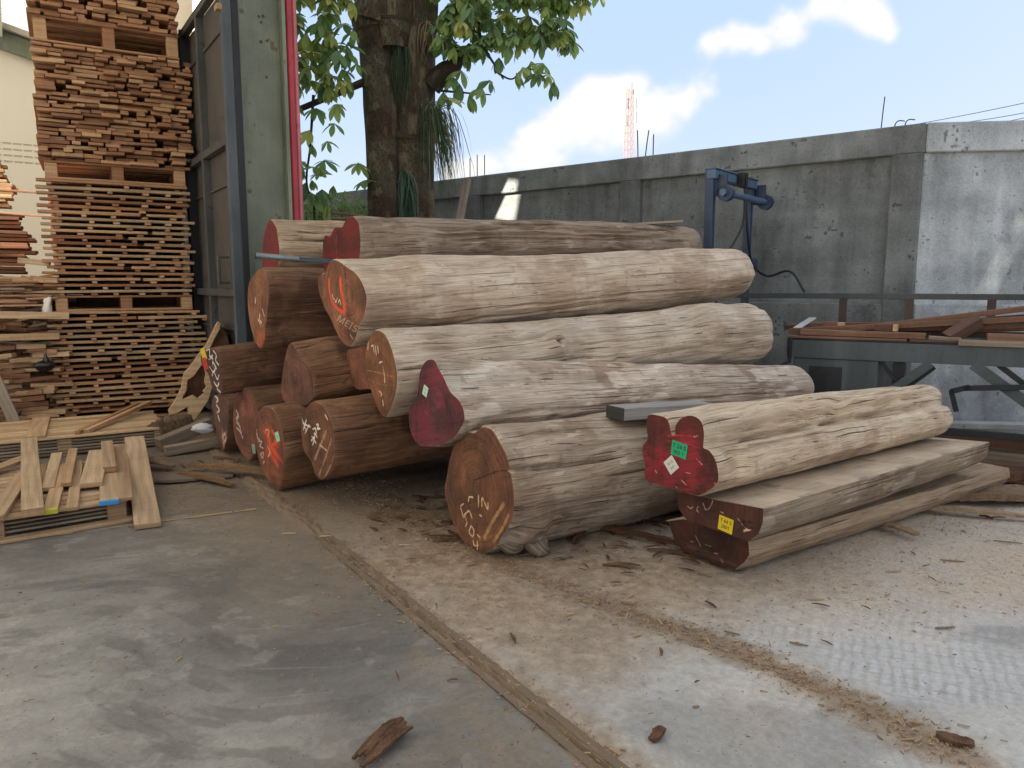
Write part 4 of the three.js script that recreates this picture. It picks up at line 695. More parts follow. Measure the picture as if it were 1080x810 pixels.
log('stripe', 'timber_log', 'brown log raised on a bearer, end chalked with numbers above three slanting stripes', 'log', {
  seed: 25, mat: sideMat('brown', [1.35, 1.27, 1.17], 0.014), face: [98, 62, 40], along: 120, lump: 0.016,
  grooves: [{ a: 2.5, s0: 0.2, s1: 2, w: 0.007, d: 0.015 }, { a: 2.8, s0: 0.1, s1: 1.6, w: 0.006, d: 0.015 }],
  faceOpt: { seed: 611, rim: '#a37e58', heart: [0.5, 0.42], draw: (p) => {
    for (const s of [[[298, 455], [312, 500]], [[318, 450], [300, 505]], [[330, 470], [306, 520]], [[300, 475], [335, 478]], [[333, 545], [350, 520], [340, 560]], [[338, 520], [356, 545]], [[350, 520], [352, 500], [362, 515]], [[345, 485], [358, 478], [360, 500]], [[362, 458], [372, 455], [366, 475], [378, 470]]]) p.line('#e6dccc', 6, s, 0.9);
    p.line('#a98a6c', 12, [[405, 470], [370, 560], [335, 650]], 0.75); p.line('#a98a6c', 9, [[425, 500], [395, 590], [360, 690]], 0.7); p.line('#a98a6c', 8, [[434, 560], [410, 630], [385, 690]], 0.6); p.line('#cbb598', 7, [[372, 545], [402, 560]], 0.8); p.line('#d8c4a8', 6, [[405, 400], [415, 420]], 0.9);
  } },
});
log('square', 'timber_log', 'squarish dark log with plain purple brown end wedged in the middle of the pile', 'log', {
  seed: 27, mat: sideMat('brown', [1.2, 1.1, 0.98], 0.02), face: [100, 64, 50], along: 80, round: 0.3, ridge: 0.022,
  faceOpt: { seed: 621, rim: '#5f4234', heart: [0.5, 0.6] },
});
log('small', 'timber_log', 'small plain orange brown log end tucked behind the tally marked log', 'log', { seed: 29, mat: sideMat('brown', [0.9, 0.8, 0.7]), face: [116, 72, 52], along: 70, faceOpt: { seed: 631 } });
log('lobed', 'timber_log', 'pale barked log with lobed bright red end lying on the two slabs at the right', 'log', {
  seed: 31, mat: sideMat('pale', [1.12, 1.04, 0.92], 0.018), face: [92, 40, 32], round: 0.10, roundBy: 1.0, lump: 0.018, ridge: 0.016, endRound: 0.22, around: 220, baseFlat: true,
  bumps: [{ s: 0.16, a: 3.35, r: 0.07, h: -0.03 }, { s: 0.30, a: 3.2, r: 0.05, h: 0.025, hole: 0.03 }, { s: 1.8, a: 2.8, r: 0.06, h: 0.02, hole: 0.03 }, { s: 1.3, a: 2.5, r: 0.05, h: -0.025, stretch: 2 }, { s: 2.1, a: 3.2, r: 0.09, h: 0.02 }, { s: 1.05, a: 2.75, r: 0.05, h: 0.03, hole: 0.04 }, { s: 0.5, a: 2.9, r: 0.08, h: 0.02 }, { s: 1.4, a: 3.1, r: 0.09, h: 0.02, hole: 0.03 }, { s: 0.75, a: 2.4, r: 0.1, h: 0.02 }],
  grooves: [{ a: 2.72, s0: 0.1, s1: 2.5, w: 0.010, d: 0.035, da: -0.06 }, { a: 3.0, s0: 0.2, s1: 2.5, w: 0.009, d: 0.03, da: -0.05 }, { a: 2.3, s0: 0.5, s1: 2.5, w: 0.008, d: 0.025, da: 0.03 }, { a: 3.25, s0: 0.05, s1: 1.1, w: 0.008, d: 0.02 }],
  faceOpt: { seed: 641, paint: [140, 33, 44], paintBias: -0.04, heart: [0.4, 0.6], draw: (p) => {
    p.blot('#c01830', 170, 300, 80, 70, 0.25); p.line('#d9384a', 9, [[190, 190], [240, 178], [325, 165]], 0.7); p.line('#f0d8d0', 9, [[312, 168], [326, 160]], 0.9); p.line('#d9384a', 7, [[190, 212], [260, 205], [340, 215]], 0.6);
    for (const s of [[[326, 265], [350, 285]], [[280, 340], [302, 338]], [[140, 365], [150, 378]], [[265, 380], [285, 395]], [[405, 350], [416, 370]], [[240, 415], [246, 425]]]) p.line('#d8a8a0', 6, s, 0.7);
    p.blot('#2c0f0c', 285, 415, 50, 12, 0.35); p.blot('#46201a', 375, 330, 40, 60, 0.3); for (let k = 0; k < 3; k++) { p.blot('#4e2219', 140, 125, 50, 48, 0.5); p.blot('#4e2219', 290, 125, 60, 48, 0.5); } p.blot('#3a1612', 385, 350, 45, 60, 0.35);
  } },
  tags: [{ x: 250, y: 240, w: 0.10, h: 0.075, rot: -0.12, tex: ['#1fa06c', '#07331f', [['T 24 5', 30, 36], ['MD 1', 26, 68]]], label: 'bright green tag with dark lettering' }, { x: 217, y: 320, w: 0.07, h: 0.075, rot: 0.75, tex: ['#d3cdc2', '#8d877e', [['74-15', 24, 36], ['0281', 20, 62]]], label: 'white paper tag turned on its corner' }],
  faceLabel: 'lobed bright red cut end',
});
const slabSide = sideMat('grey', [0.70, 0.64, 0.58], 0.02);
log('slabtop', 'timber_slab', 'thick sawn slab with a yellow tag on its dark end, directly under red lobed log', 'slab', {
  seed: 33, mat: sideMat('grey', [0.74, 0.66, 0.56], 0.014), sharp: true, sideName: 'live_edge', face: [70, 38, 27], round: 0, lump: 0.014, ridge: 0.012, bow: 0.0, wave: 0.0, endRound: 0.02, along: 120,
  faceOpt: { seed: 651, sharp: true, heart: [0.4, 0.2], draw: (p) => {
    for (const s of [[[358, 500], [374, 535], [395, 500], [402, 465]], [[285, 548], [300, 555], [312, 540]], [[335, 530], [330, 555], [338, 565]], [[515, 530], [545, 570], [560, 580]], [[540, 600], [560, 585], [572, 575]], [[440, 520], [452, 525]]]) p.line('#b9a48c', 8, s, 0.75);
    p.line('#d2b48c', 14, [[545, 590], [565, 580]], 0.9); p.blot('#180c08', 550, 545, 30, 20, 0.5);
  } },
  tags: [{ x: 466, y: 588, w: 0.085, h: 0.075, rot: -0.1, tex: ['#dcc01c', '#5a4a08', [['T 44 5', 28, 34], ['2801', 26, 64]]], label: 'bright yellow tag with dark lettering' }],
});
log('slabbase', 'timber_slab', 'lowest thick slab with rounded underside resting near the ground below yellow tagged one', 'slab', {
  seed: 35, mat: sideMat('pale', [0.72, 0.60, 0.48], 0.018), sharp: true, sideName: 'live_edge', face: [66, 36, 25], round: 0, lump: 0.012, ridge: 0.012, bow: 0.0, wave: 0.0, endRound: 0.04, along: 120,
  bumps: [{ s: 0.55, a: 3.4, r: 0.06, h: 0.012, hole: 0.02 }],
  faceOpt: { seed: 661, sharp: true, heart: [0.5, 0.1], draw: (p) => { for (const s of [[[315, 585], [330, 620], [345, 660]], [[295, 650], [310, 648]], [[365, 632], [395, 630]], [[410, 672], [425, 668]], [[440, 700], [450, 720]]]) p.line('#a88d78', 7, s, 0.7); for (let i = 0; i < 5; i++) p.line('#4a3026', 4, [[350 + i * 40, 690], [365 + i * 42, 740]], 0.6); p.blot('#7a5a48', 400, 700, 120, 30, 0.2); } },
});

// ───────────────────────── the tall stack of sawn slats on pallets ─────────────────────────
const STACK = { pos: [-4.835, 0, -7.933], turn: rad(30), w: 1.35, d: 1.0 };
const pick = (list, r) => list[Math.floor(r() * list.length)];
function palletThing(label, y, h, extra = 0) {
  const g = thing('wooden_pallet', label, 'pallet', [0, y, 0].map((v, i) => v + STACK.pos[i]), STACK.turn), W = STACK.w + extra, x0 = -extra / 2, t = 0.022;
  const c = STACK.w / 2;
  for (let k = 0; k < 6; k++) part('deck_board', cbox(W, t, 0.11), M.red[(k * 3 + 1) % 6], g, [c, h - t / 2, 0.0 - 0.055 - k * 0.178]);
  for (const x of [0.06, c, STACK.w - 0.06]) for (const z of [-0.06, -0.5, -0.94]) part('block', cbox(0.115, h - 2 * t, 0.10), M.red[z < -0.1 ? 3 : x === c ? 1 : 4], g, [x, h / 2, z]);
  part('added_backing', cbox(W, h - 2 * t - 0.002, 0.03), M.dark[0], g, [c, h / 2, -0.86]);  // dark board added behind the gap so no light shows through
  for (const z of [-0.055, -0.5, -0.945]) part('base_board', cbox(W, t, 0.10), M.red[2], g, [c, t / 2, z]);
}
function openBundle(label, y, layers, pitch, seed, wide = 0) { // long slats on stickers
  const g = thing('slat_bundle', label, 'lumber stack', [STACK.pos[0], y, STACK.pos[2]], STACK.turn), r = rngOf(seed), back = [];
  const bt = pitch * 0.55, st = pitch - bt;
  for (let k = 0; k < layers; k++) {
    const yy = k * pitch, tilt = (r() - 0.5) * 0.018;
    let x = -0.05 - r() * 0.05, end = STACK.w + wide + (r() - 0.3) * 0.10, zz = (r() - 0.5) * 0.05;
    const cut = r() < 0.35 ? 0.25 + r() * 0.5 : 0;
    for (const [a, b] of cut ? [[x, end * cut - 0.01], [end * cut + 0.01 + r() * 0.05, end]] : [[x, end]]) part('slat', cbox(Math.round((b - a) * 25) / 25, bt * (0.82 + 0.12 * Math.round(r())), 0.09), pick(r() < 0.3 ? M.board : M.red, r), g, [(a + b) / 2, yy + st + bt / 2, -0.045 + zz + (r() - 0.5) * 0.02], [0, (r() - 0.5) * 0.02, tilt]);
    let px = 0.02 + r() * 0.1;
    while (px < end - 0.02) { const w = 0.045 + r() * 0.03; part('sticker', cbox(w > 0.06 ? 0.065 : 0.05, st * 0.98, 0.95), r() < 0.06 ? M.board[2] : pick(M.red, r), g, [px, yy + st / 2, -0.47 + (r() - 0.5) * 0.06]); px += 0.20 + r() * 0.18; }
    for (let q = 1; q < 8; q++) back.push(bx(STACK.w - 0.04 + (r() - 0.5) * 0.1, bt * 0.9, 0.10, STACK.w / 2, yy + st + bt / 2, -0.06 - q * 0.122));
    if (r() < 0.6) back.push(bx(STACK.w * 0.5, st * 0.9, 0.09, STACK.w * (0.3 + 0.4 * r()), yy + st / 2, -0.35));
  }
  back.push(bx(STACK.w - 0.06, layers * pitch - 0.01, 0.03, STACK.w / 2, layers * pitch / 2, -0.72));  // solid dark backing added to stop light between the slats
  part('inner_slat_fill', merge(back), M.dark[2], g).userData.kind = 'stuff';
}
function endBundle(label, y, layers, pitch, seed, open) { // short slats laid endways: their cut ends face the viewer like brickwork
  const g = thing('slat_bundle', label, 'lumber stack', [STACK.pos[0], y, STACK.pos[2]], STACK.turn), r = rngOf(seed);
  for (let k = 0; k < layers; k++) {
    let x = -0.03 + (r() - 0.5) * 0.05; const end = STACK.w + 0.02 + (k > layers * 0.4 ? 0.05 : 0) * r() + (open ? -0.02 : 0.06);
    while (x < end - 0.04) {
      const w = Math.min([0.08, 0.11, 0.14, 0.18, 0.27][Math.floor(r() * 5)], end - x), gap = r() < (open ? 0.6 : 0.24) ? 0.025 + 0.07 * r() : 0.005 + 0.008 * r(), h = pitch * (0.66 + 0.26 * Math.round(r() * 3) / 3);
      part('slat', cbox(Math.round(w * 50) / 50, Math.round(h * 500) / 500, 0.9, 0.003, [1, 1, 1]), pick(M.red, r), g, [x + w / 2, k * pitch + h / 2 + (r() - 0.5) * 0.004, -0.44 + (r() - 0.5) * 0.15], [0, (r() - 0.5) * 0.05, (r() - 0.5) * 0.05]);
      x += w + gap;
    }
  }
}
palletThing('lowest pallet of the tall slat stack, close to the floor', 0.0, 0.13, 0.05);
openBundle('bottom bundle of long reddish slats on stickers in the tall stack', 0.13, 17, 0.0637, 801, 0.07);
palletThing('pallet with a wide dark gap above the bottom bundle of slats', 1.215, 0.165);
openBundle('second bundle of long reddish slats from the floor in tall stack', 1.38, 19, 0.0637, 805);
palletThing('pallet with pale blocks between open slats and brick like slat ends', 2.592, 0.185);
endBundle('dense bundle of slat ends, packed like brickwork, third from the floor', 2.777, 27, 0.0435, 809, false);
palletThing('highest visible pallet of the tall stack, below its loose uppermost bundle', 3.954, 0.25, 0.02);
endBundle('uppermost bundle of gappy slat ends, cut off by picture top', 4.204, 11, 0.0455, 813, true);

// ───────────────────────── timber heaps left of the stack ─────────────────────────
{
  const at = (x, y, z) => V3(x, y, z).applyAxisAngle(UP, STACK.turn).add(V3(...STACK.pos)).toArray();
  // local: x along the front (right), z towards the viewer
  const R = rngOf(901);
  const backStack = (label, x0, x1, y0, y1, z0, n, mats, seed) => {
    const g = thing('slat_bundle', label, 'lumber stack', at(0, 0, 0), STACK.turn), r = rngOf(seed), rows = Math.round((y1 - y0) / 0.045);
    for (let k = 0; k < rows; k++) { const e = x1 - 0.16 * Math.abs(k / rows - 0.45) - r() * 0.10, a = x0; for (const zz of [0, -0.13, -0.26]) part('slat', cbox(Math.round((e - a) * 20) / 20, 0.034, 0.11), pick(mats, r), g, [(a + e) / 2 + r() * 0.06, y0 + (k + 0.5) * 0.045, z0 + zz + r() * 0.04], [0, (r() - 0.5) * 0.06, (r() - 0.5) * 0.03]); }
    part('inner_slat_fill', bx((x1 - x0) * 0.7, y1 - y0 - 0.04, 0.5, (x0 + x1) / 2 - 0.12, (y0 + y1) / 2, z0 - 0.62), mats[0], g).userData.kind = 'stuff';
  };
  backStack('ragged bundle of slats coloured sunlit orange, top of the far left heap', -2.0, -0.34, 2.36, 2.92, -1.0, 10, [M.tan[0], M.tan[2], M.red[4]], 911);  // sunlight put into the brighter slat colours of this bundle
  backStack('ragged dark bundle of slats under the sunlit orange one', -2.0, -0.20, 1.62, 2.30, -1.05, 12, [M.dark[2], M.red[3], M.dark[1]], 913);
  backStack('weathered dark red bundle at mid height on far left', -2.0, -0.24, 0.95, 1.60, -0.7, 12, [M.red[3], M.dark[2], M.red[1]], 915);
  backStack('lowest dull bundle on the floor at far left', -2.0, -0.30, 0.06, 0.92, -0.6, 12, [M.red[3], M.dull[0], M.red[1]], 917);
  const LP = (label, a, b, w, h, m, roll) => plank('loose_plank', label, 'plank', at(...a), at(...b), w, h, m, undefined, roll);
  LP('long bright tan plank jutting level from picture edge to the stack', [-2.0, 1.25, 0.12], [0.12, 1.17, 0.05], 0.09, 0.07, M.tan[2]);
  LP('second bright tan plank, shorter, just under the long jutting one', [-2.0, 1.10, 0.14], [-0.52, 1.09, 0.10], 0.09, 0.075, M.tan[0]);
  LP('third tan plank ending against the stack left of black bag', [-2.0, 0.98, 0.16], [0.02, 0.96, 0.10], 0.10, 0.065, M.tan[1]);
  LP('grey board leaning upright and slightly tilted in the scrap heap', [-0.66, 0.92, 0.28], [-0.42, 0.12, 0.36], 0.11, 0.025, M.dull[2], Math.PI / 2);
  LP('thin stick poking right from the sunlit orange bundle', [-0.9, 2.53, -0.7], [-0.10, 2.50, -0.6], 0.03, 0.02, M.red[3]);
  LP('thin stick poking right from top of the dark ragged bundle', [-0.9, 2.30, -0.7], [0.04, 2.24, -0.6], 0.03, 0.02, M.red[1]);
  LP('short tan plank end poking toward stack above the jutting ones', [-0.65, 1.56, -0.2], [0.05, 1.54, 0.0], 0.08, 0.05, M.tan[1]);
  LP('short pale block wedged beside the stack at mid height', [-0.30, 1.75, -0.15], [-0.02, 1.72, -0.1], 0.08, 0.06, M.board[2]);
  for (let i = 0; i < 34; i++) { const x = -0.62 + R() * 0.58, y = 0.06 + 0.05 * Math.floor(i / 2), l = 0.12 + R() * 0.32, a = (R() - 0.5) * 0.9; plank('timber_offcut', 'short rough offcut in the loose heap left of the tall slat stack', 'offcut', at(x - l / 2 * Math.cos(a), y + (R() - 0.5) * 0.03, 0.02 + l / 2 * Math.sin(a)), at(x + l / 2 * Math.cos(a), y + (R() - 0.5) * 0.05, 0.02 - l / 2 * Math.sin(a)), 0.07 + 0.05 * R(), 0.03 + 0.025 * R(), pick([...M.tan, ...M.red], R), 'offcuts heaped beside the tall stack'); }
  for (let i = 0; i < 18; i++) { const x = -0.55 + R() * 0.5, y = 1.28 + 0.035 * Math.floor(i / 2), l = 0.2 + R() * 0.4; plank('thin_lath', 'thin lath lying in the stack of laths above the jutting planks', 'lath', at(x - l / 2, y, -0.1 + R() * 0.1), at(x + l / 2, y + (R() - 0.5) * 0.03, -0.1 + R() * 0.1), 0.05, 0.02, pick([...M.tan, ...M.red, M.dull[2]], R), 'laths above the jutting planks'); }
  // scrap filling the heap between the bundles and the stack
  { const g = thing('scrap_heap', 'jumbled heap of mixed scrap slats filling the corner left of the stack', 'scrap wood', at(0, 0, 0), STACK.turn), r = rngOf(941); const lists = [[], [], [], []];
    for (let i = 0; i < 300; i++) { const l = 0.15 + r() * 0.5, y = r() * 1.55; const q = bx(l, 0.02 + 0.03 * r(), 0.05 + 0.06 * r(), 0, 0, 0); q.rotateZ((r() - 0.5) * 0.5).rotateY((r() - 0.5) * 1.2).translate(-0.62 + r() * 0.60, 0.04 + y, -0.25 - r() * 0.35); lists[Math.floor(r() * 4)].push(q); }
    lists.forEach((L, k) => { part('scrap_pieces', merge(L), [M.tan[1], M.red[0], M.red[3], M.dull[2]][k], g).userData.kind = 'stuff'; });
    part('scrap_pieces', bx(0.95, 1.5, 0.05, -0.40, 0.77, -0.72), M.dark[0], g).userData.kind = 'stuff'; }  // flat dark backing sheet added to close gaps behind the heap
  const lumpy = (g, amp, s) => { const p = g.attributes.position; for (let i = 0; i < p.count; i++) { const k = 1 + amp * (fbm3(p.getX(i) * 9 + s, p.getY(i) * 9, p.getZ(i) * 9, 3) - 0.5); p.setXYZ(i, p.getX(i) * k, p.getY(i) * k, p.getZ(i) * k); } g.computeVertexNormals(); return g; };
  const ws = solo('plastic_sack', lumpy(new THREE.SphereGeometry(0.075, 24, 18).scale(0.75, 1.2, 0.5), 2.6, 3), std(lin(0.70, 0.66, 0.58), { roughness: 0.6 }), 'small white crumpled sack tucked at the left edge of the stack', 'sack'); ws.position.set(...at(-0.07, 1.30, 0.03));
  const bb = thing('black_bag', 'small tied black plastic bag among scrap wood beside the stack', 'bag', at(-0.14, 0.66, 0.12), STACK.turn);
  part('bag_body', lumpy(new THREE.SphereGeometry(0.095, 24, 18).scale(1, 0.62, 0.8), 1.0, 8), std(lin(0.018, 0.019, 0.02), { roughness: 0.25 }), bb);
  part('knot', lumpy(new THREE.ConeGeometry(0.028, 0.09, 14, 4, true), 2.2, 12), std(lin(0.018, 0.019, 0.02), { roughness: 0.25 }), bb, [0.02, 0.085, 0]);
}

// ───────────────────────── low pallets with boards in front of the stack ─────────────────────────
{
  const T1 = Math.atan2(0.53, 0.85); // local x runs to the right along the front, -z back
  const p1 = thing('slatted_pallet', 'pale slatted pallet lying flat just in front of the tall stack', 'pallet', [-4.62, 0, -5.96], T1);
  const W = 1.66, D = 1.12;
  for (let k = 0; k < 9; k++) part('slat', cbox(W + 0.02 * (k % 2), 0.022, 0.085), M.tan[(k * 2 + (k % 3)) % 4], p1, [W / 2 - 0.02 * (k % 2), 0.172, -0.05 - k * 0.125]);
  for (let k = 0; k < 5; k++) part('lower_slat', cbox(W - 0.02, 0.018, 0.06), M.dull[k % 3], p1, [W / 2, 0.135 - 0.027 * k, -0.05]);
  for (const x of [0.12, W / 2, W - 0.06]) for (const z of [-0.06, -0.55, -1.03]) part('block', cbox(0.11, 0.15, 0.10), M.tan[3], p1, [x, 0.078, z - 0.012]);
  const P1 = (x, y, z) => V3(x, y, z).applyAxisAngle(UP, T1).add(V3(-4.62, 0, -5.96)).toArray();
  plank('loose_board', 'tan board lying across the slats of the rear pallet, left', 'board', P1(0.62, 0.196, -0.02), P1(0.66, 0.196, -1.06), 0.15, 0.022, M.tan[1]);
  plank('loose_batten', 'reddish batten laid slanting across rear pallet toward the stack', 'batten', P1(0.93, 0.199, -0.03), P1(1.52, 0.26, -1.12), 0.045, 0.03, M.red[1]);
  plank('loose_batten', 'lighter batten beside the reddish one slanting across the rear pallet', 'batten', P1(1.0, 0.20, -0.05), P1(1.64, 0.27, -1.10), 0.05, 0.035, M.red[4]);
  const T2 = 0.648, O2 = [-3.60, 0, -3.765];
  const p2 = thing('slatted_pallet', 'front pallet loaded with loose boards at the left picture edge', 'pallet', O2, T2), W2 = 1.43;
  const P2 = (x, y, z) => V3(x, y, z).applyAxisAngle(UP, T2).add(V3(...O2)).toArray();
  for (let k = 0; k < 12; k++) part('slat', cbox(W2, 0.02, 0.085), M.board[(k * 2 + (k % 3)) % 4], p2, [W2 / 2, 0.13, -0.05 - k * 0.115]);
  for (let k = 0; k < 3; k++) part('lower_slat', cbox(W2 - 0.03, 0.014, 0.07), M.dull[k % 3], p2, [W2 / 2, 0.09 - 0.026 * k, -0.08]);
  part('base_board', cbox(W2 + 0.04, 0.02, 0.09), M.board[1], p2, [W2 / 2 + 0.03, 0.012, 0.02]);
  for (const x of [0.1, 0.72, W2 - 0.06]) for (const z of [-0.07, -0.5, -0.95]) part('block', cbox(0.11, 0.10, 0.10), M.board[3], p2, [x, 0.07, z]);
  const N = (label, a, b, w, h, m) => plank('loose_board', label, 'board', a, b, w, h, m);
  N('wide plank leaning off the front pallet with its near end on floor', [-3.24, 0.192, -6.28], [-2.25, 0.022, -4.45], 0.150, 0.035, M.board[2]);
  N('second wide board from the left, thick, jutting out over front pallet edge', [-4.06, 0.200, -6.15], [-2.80, 0.178, -4.22], 0.115, 0.050, M.board[0]);
  N('slanting board at the left picture edge, upper of two', [-3.72, 0.175, -4.85], [-3.72, 0.185, -5.60], 0.10, 0.030, M.board[3]);
  N('slanting board at the left picture edge, lower of two', [-2.98, 0.165, -4.15], [-3.48, 0.165, -5.20], 0.10, 0.030, M.board[1]);
  N('narrow slanting board left of the yellow tipped one', [-3.58, 0.175, -5.74], [-3.04, 0.170, -4.75], 0.075, 0.030, M.board[2]);
  N('narrow board with yellow painted end on the front pallet', [-3.33, 0.162, -5.40], [-2.75, 0.157, -4.30], 0.078, 0.030, M.tan[1]);
  N('small low board partly under the second wide board', [-3.53, 0.155, -5.47], [-3.14, 0.155, -4.82], 0.061, 0.022, M.board[1]);
  N('short slanting board just right of the yellow tipped one, deeper in', [-3.49, 0.195, -5.81], [-2.95, 0.188, -4.80], 0.062, 0.030, M.tan[3]);
  N('thin board right of the yellow tipped one, reaching the pallet edge', [-3.31, 0.157, -5.56], [-2.66, 0.154, -4.37], 0.066, 0.025, M.board[1]);
  N('wide short pale board on the middle of front pallet', [-3.27, 0.187, -5.78], [-2.79, 0.182, -4.81], 0.135, 0.035, M.board[2]);
  N('board with blue painted end on the front pallet', [-2.94, 0.157, -5.30], [-2.50, 0.154, -4.49], 0.108, 0.025, M.board[0]);
  N('short block like board on top of the blue tipped one', [-3.33, 0.205, -6.01], [-2.86, 0.195, -5.18], 0.085, 0.045, M.board[1]);
  N('broad board next to the leaning plank, inner side', [-3.30, 0.160, -6.15], [-2.45, 0.155, -4.57], 0.100, 0.022, M.board[3]);
  const find = (t) => scene.children.find((o) => o.userData.label?.includes(t));
  for (const [t, w, h, c] of [['yellow painted', 0.0795, 0.0315, [0.50, 0.46, 0.05]], ['blue painted', 0.1095, 0.0265, [0.04, 0.25, 0.55]]]) { const host = find(t); host.geometry.computeBoundingBox(); part('painted_end', cbox(0.035, h, w, 0.003, [1, 1, 1]), std(lin(...c)), host, [host.geometry.boundingBox.max.x - 0.0155, 0, 0]); }
}

// ───────────────────────── things on and beside the log pile ─────────────────────────
{
  const pipe = thing('steel_pipe', 'grey steel pipe with dark flattened end lying on left log top', 'pipe', [-1.78, 1.66, -5.55]);
  const a = V3(-0.10, 0.05, 0.0), b = V3(0.20, 0.025, -0.06), c = V3(0.62, 0.0, -0.16);
  part('tube', new THREE.TubeGeometry(new THREE.LineCurve3(a, b), 1, 0.022, 14), M.galv, pipe);
  part('flat_end', barGeo(b, c, 0.035, 0.06), paintMat(0.06, 0.08, 0.12, 0.4), pipe);
  part('open_end', new THREE.TorusGeometry(0.018, 0.006, 8, 16), M.steelDark, pipe, a.toArray(), [0, Math.PI / 2 + 0.2, 0]);
}

// ───────────────────────── steel work table with offcuts ─────────────────────────
{
  const TT = -0.520, TO = [2.55, 0, -6.9];
  const t = thing('work_table', 'long dark grey steel table with back rail carrying reddish timber strips', 'work table', TO, TT);
  const P = (x, y, z) => V3(x, y, z).applyAxisAngle(UP, TT).add(V3(...TO)).toArray();
  const L = 3.6, D = 0.92;
  part('front_beam', merge([bx(L, 0.165, 0.012, L / 2, 0.915, 0), bx(L, 0.012, 0.06, L / 2, 0.992, -0.036), bx(L, 0.012, 0.06, L / 2, 0.838, -0.036)]), M.steel, t);
  part('back_beam', bx(L, 0.12, 0.05, L / 2, 0.93, -D), M.steelDark, t);
  for (let k = 0; k < 7; k++) part('cross_bar', bx(0.05, 0.08, D - 0.08, 0.12 + k * 0.56, 0.94, -D / 2), M.steelDark, t);
  part('table_top', bx(L, 0.012, D + 0.02, L / 2, 1.005, -D / 2), M.steelDark, t);
  // the box shaped pedestal at the left with a darker panel, legs and braces
  part('pedestal', merge([bx(0.70, 0.83, 0.02, 0.42, 0.415, -0.02), bx(0.02, 0.83, 0.8, 0.07, 0.415, -0.45), bx(0.02, 0.83, 0.8, 0.77, 0.415, -0.45)]), M.steel, t);
  part('pedestal_panel', bx(0.28, 0.52, 0.008, 0.34, 0.50, -0.004), M.steelDark, t);
  part('leg', bx(0.09, 0.84, 0.09, 0.93, 0.42, -0.10), M.steelDark, t);
  part('leg', bx(0.07, 0.84, 0.07, 0.12, 0.42, -0.88), M.steelDark, t);
  part('leg', bx(0.08, 0.84, 0.08, 2.20, 0.42, -0.06), M.steelDark, t);
  part('leg', bx(0.08, 0.84, 0.08, 3.40, 0.42, -0.06), M.steelDark, t);
  part('leg', bx(0.07, 0.84, 0.07, 2.2, 0.42, -0.88), M.steelDark, t);
  part('brace', barGeo(V3(0.80, 0.50, -0.008), V3(1.17, 0.83, -0.008), 0.075, 0.03), M.steel, t);
  part('brace', barGeo(V3(0.84, 0.46, -0.06), V3(1.20, 0.80, -0.06), 0.045, 0.03), M.steelDark, t);
  part('brace', barGeo(V3(0.78, 0.83, -0.05), V3(0.92, 0.66, -0.05), 0.03, 0.02), M.steelDark, t);
  part('brace', barGeo(V3(1.48, 0.84, -0.008), V3(2.20, 0.30, -0.008), 0.085, 0.03), M.steel, t);
  part('brace', barGeo(V3(1.66, 0.84, -0.07), V3(2.16, 0.44, -0.07), 0.045, 0.03), M.steelDark, t);
  part('stretcher', bx(2.55, 0.055, 0.05, 2.15, 0.25, -0.06), M.steelDark, t);
  // the bent black bar under the beam
  part('bent_bar', merge([barGeo(V3(1.42, 0.64, 0.03), V3(2.3, 0.72, 0.03), 0.045, 0.02), barGeo(V3(1.33, 0.605, 0.03), V3(1.47, 0.655, 0.03), 0.045, 0.02), barGeo(V3(1.335, 0.62, 0.03), V3(1.385, 0.44, 0.03), 0.04, 0.02)]), M.steelDark, t);
  // back rail on brown posts
  part('back_rail', bx(4.4, 0.055, 0.055, L / 2 - 0.35, 1.385, -D - 0.02), M.rail, t);
  for (const x of [0.36, 0.95, 1.62, 2.6, 3.5]) part('rail_post', bx(0.07, 0.44, 0.05, x, 1.16, -D - 0.02), M.steelBrown, t);
  part('clamp', merge([bx(0.03, 0.24, 0.04, 0.03, 0.90, 0.02), barGeo(V3(0.04, 0.80, 0.03), V3(-0.12, 0.70, 0.06), 0.03, 0.02)]), M.steelDark, t);
  // timber strips lying on the table
  const S = (label, a, b, w, h, m, roll) => plank('timber_strip', label, 'timber strip', P(...a), P(...b), w, h, m, undefined, roll);
  const W = M.dark[2], rd = sawnMat(0.20, 0.105, 0.065), rd2 = sawnMat(0.25, 0.135, 0.083), br = sawnMat(0.13, 0.07, 0.048);
  S('rough thin board along the front edge of the steel table, left', [0.02, 1.022, -0.03], [0.98, 1.022, -0.05], 0.10, 0.02, M.dark[1]);
  S('rough thin board along the front edge of the steel table, right', [1.0, 1.022, -0.05], [2.4, 1.024, -0.05], 0.12, 0.02, br);
  S('pale wedge shaped offcut on the front edge, above right brace', [1.36, 1.02, 0.012], [2.0, 1.02, 0.0], 0.06, 0.05, M.dull[0]);
  S('bright reddish strip lying frontmost on the table', [0.10, 1.065, -0.10], [1.12, 1.060, -0.06], 0.09, 0.05, rd2);
  S('long reddish strip rising gently to the right across the table', [-0.02, 1.06, -0.20], [2.1, 1.24, -0.26], 0.10, 0.05, rd);
  S('second long reddish strip just under the rising one', [0.1, 1.055, -0.30], [2.0, 1.17, -0.36], 0.09, 0.045, rd2);
  S('dark strip behind the frontmost bright one', [0.4, 1.05, -0.40], [1.9, 1.07, -0.42], 0.10, 0.05, br);
  S('uppermost reddish board, thickest, reaching the right picture edge', [0.78, 1.13, -0.36], [2.2, 1.36, -0.30], 0.15, 0.045, rd);
  S('narrow strip below the uppermost reddish board', [0.8, 1.11, -0.46], [2.2, 1.27, -0.42], 0.09, 0.04, W);
  S('thin strip along the back of the table under the rail', [-0.15, 1.07, -0.70], [1.7, 1.10, -0.72], 0.08, 0.05, br);
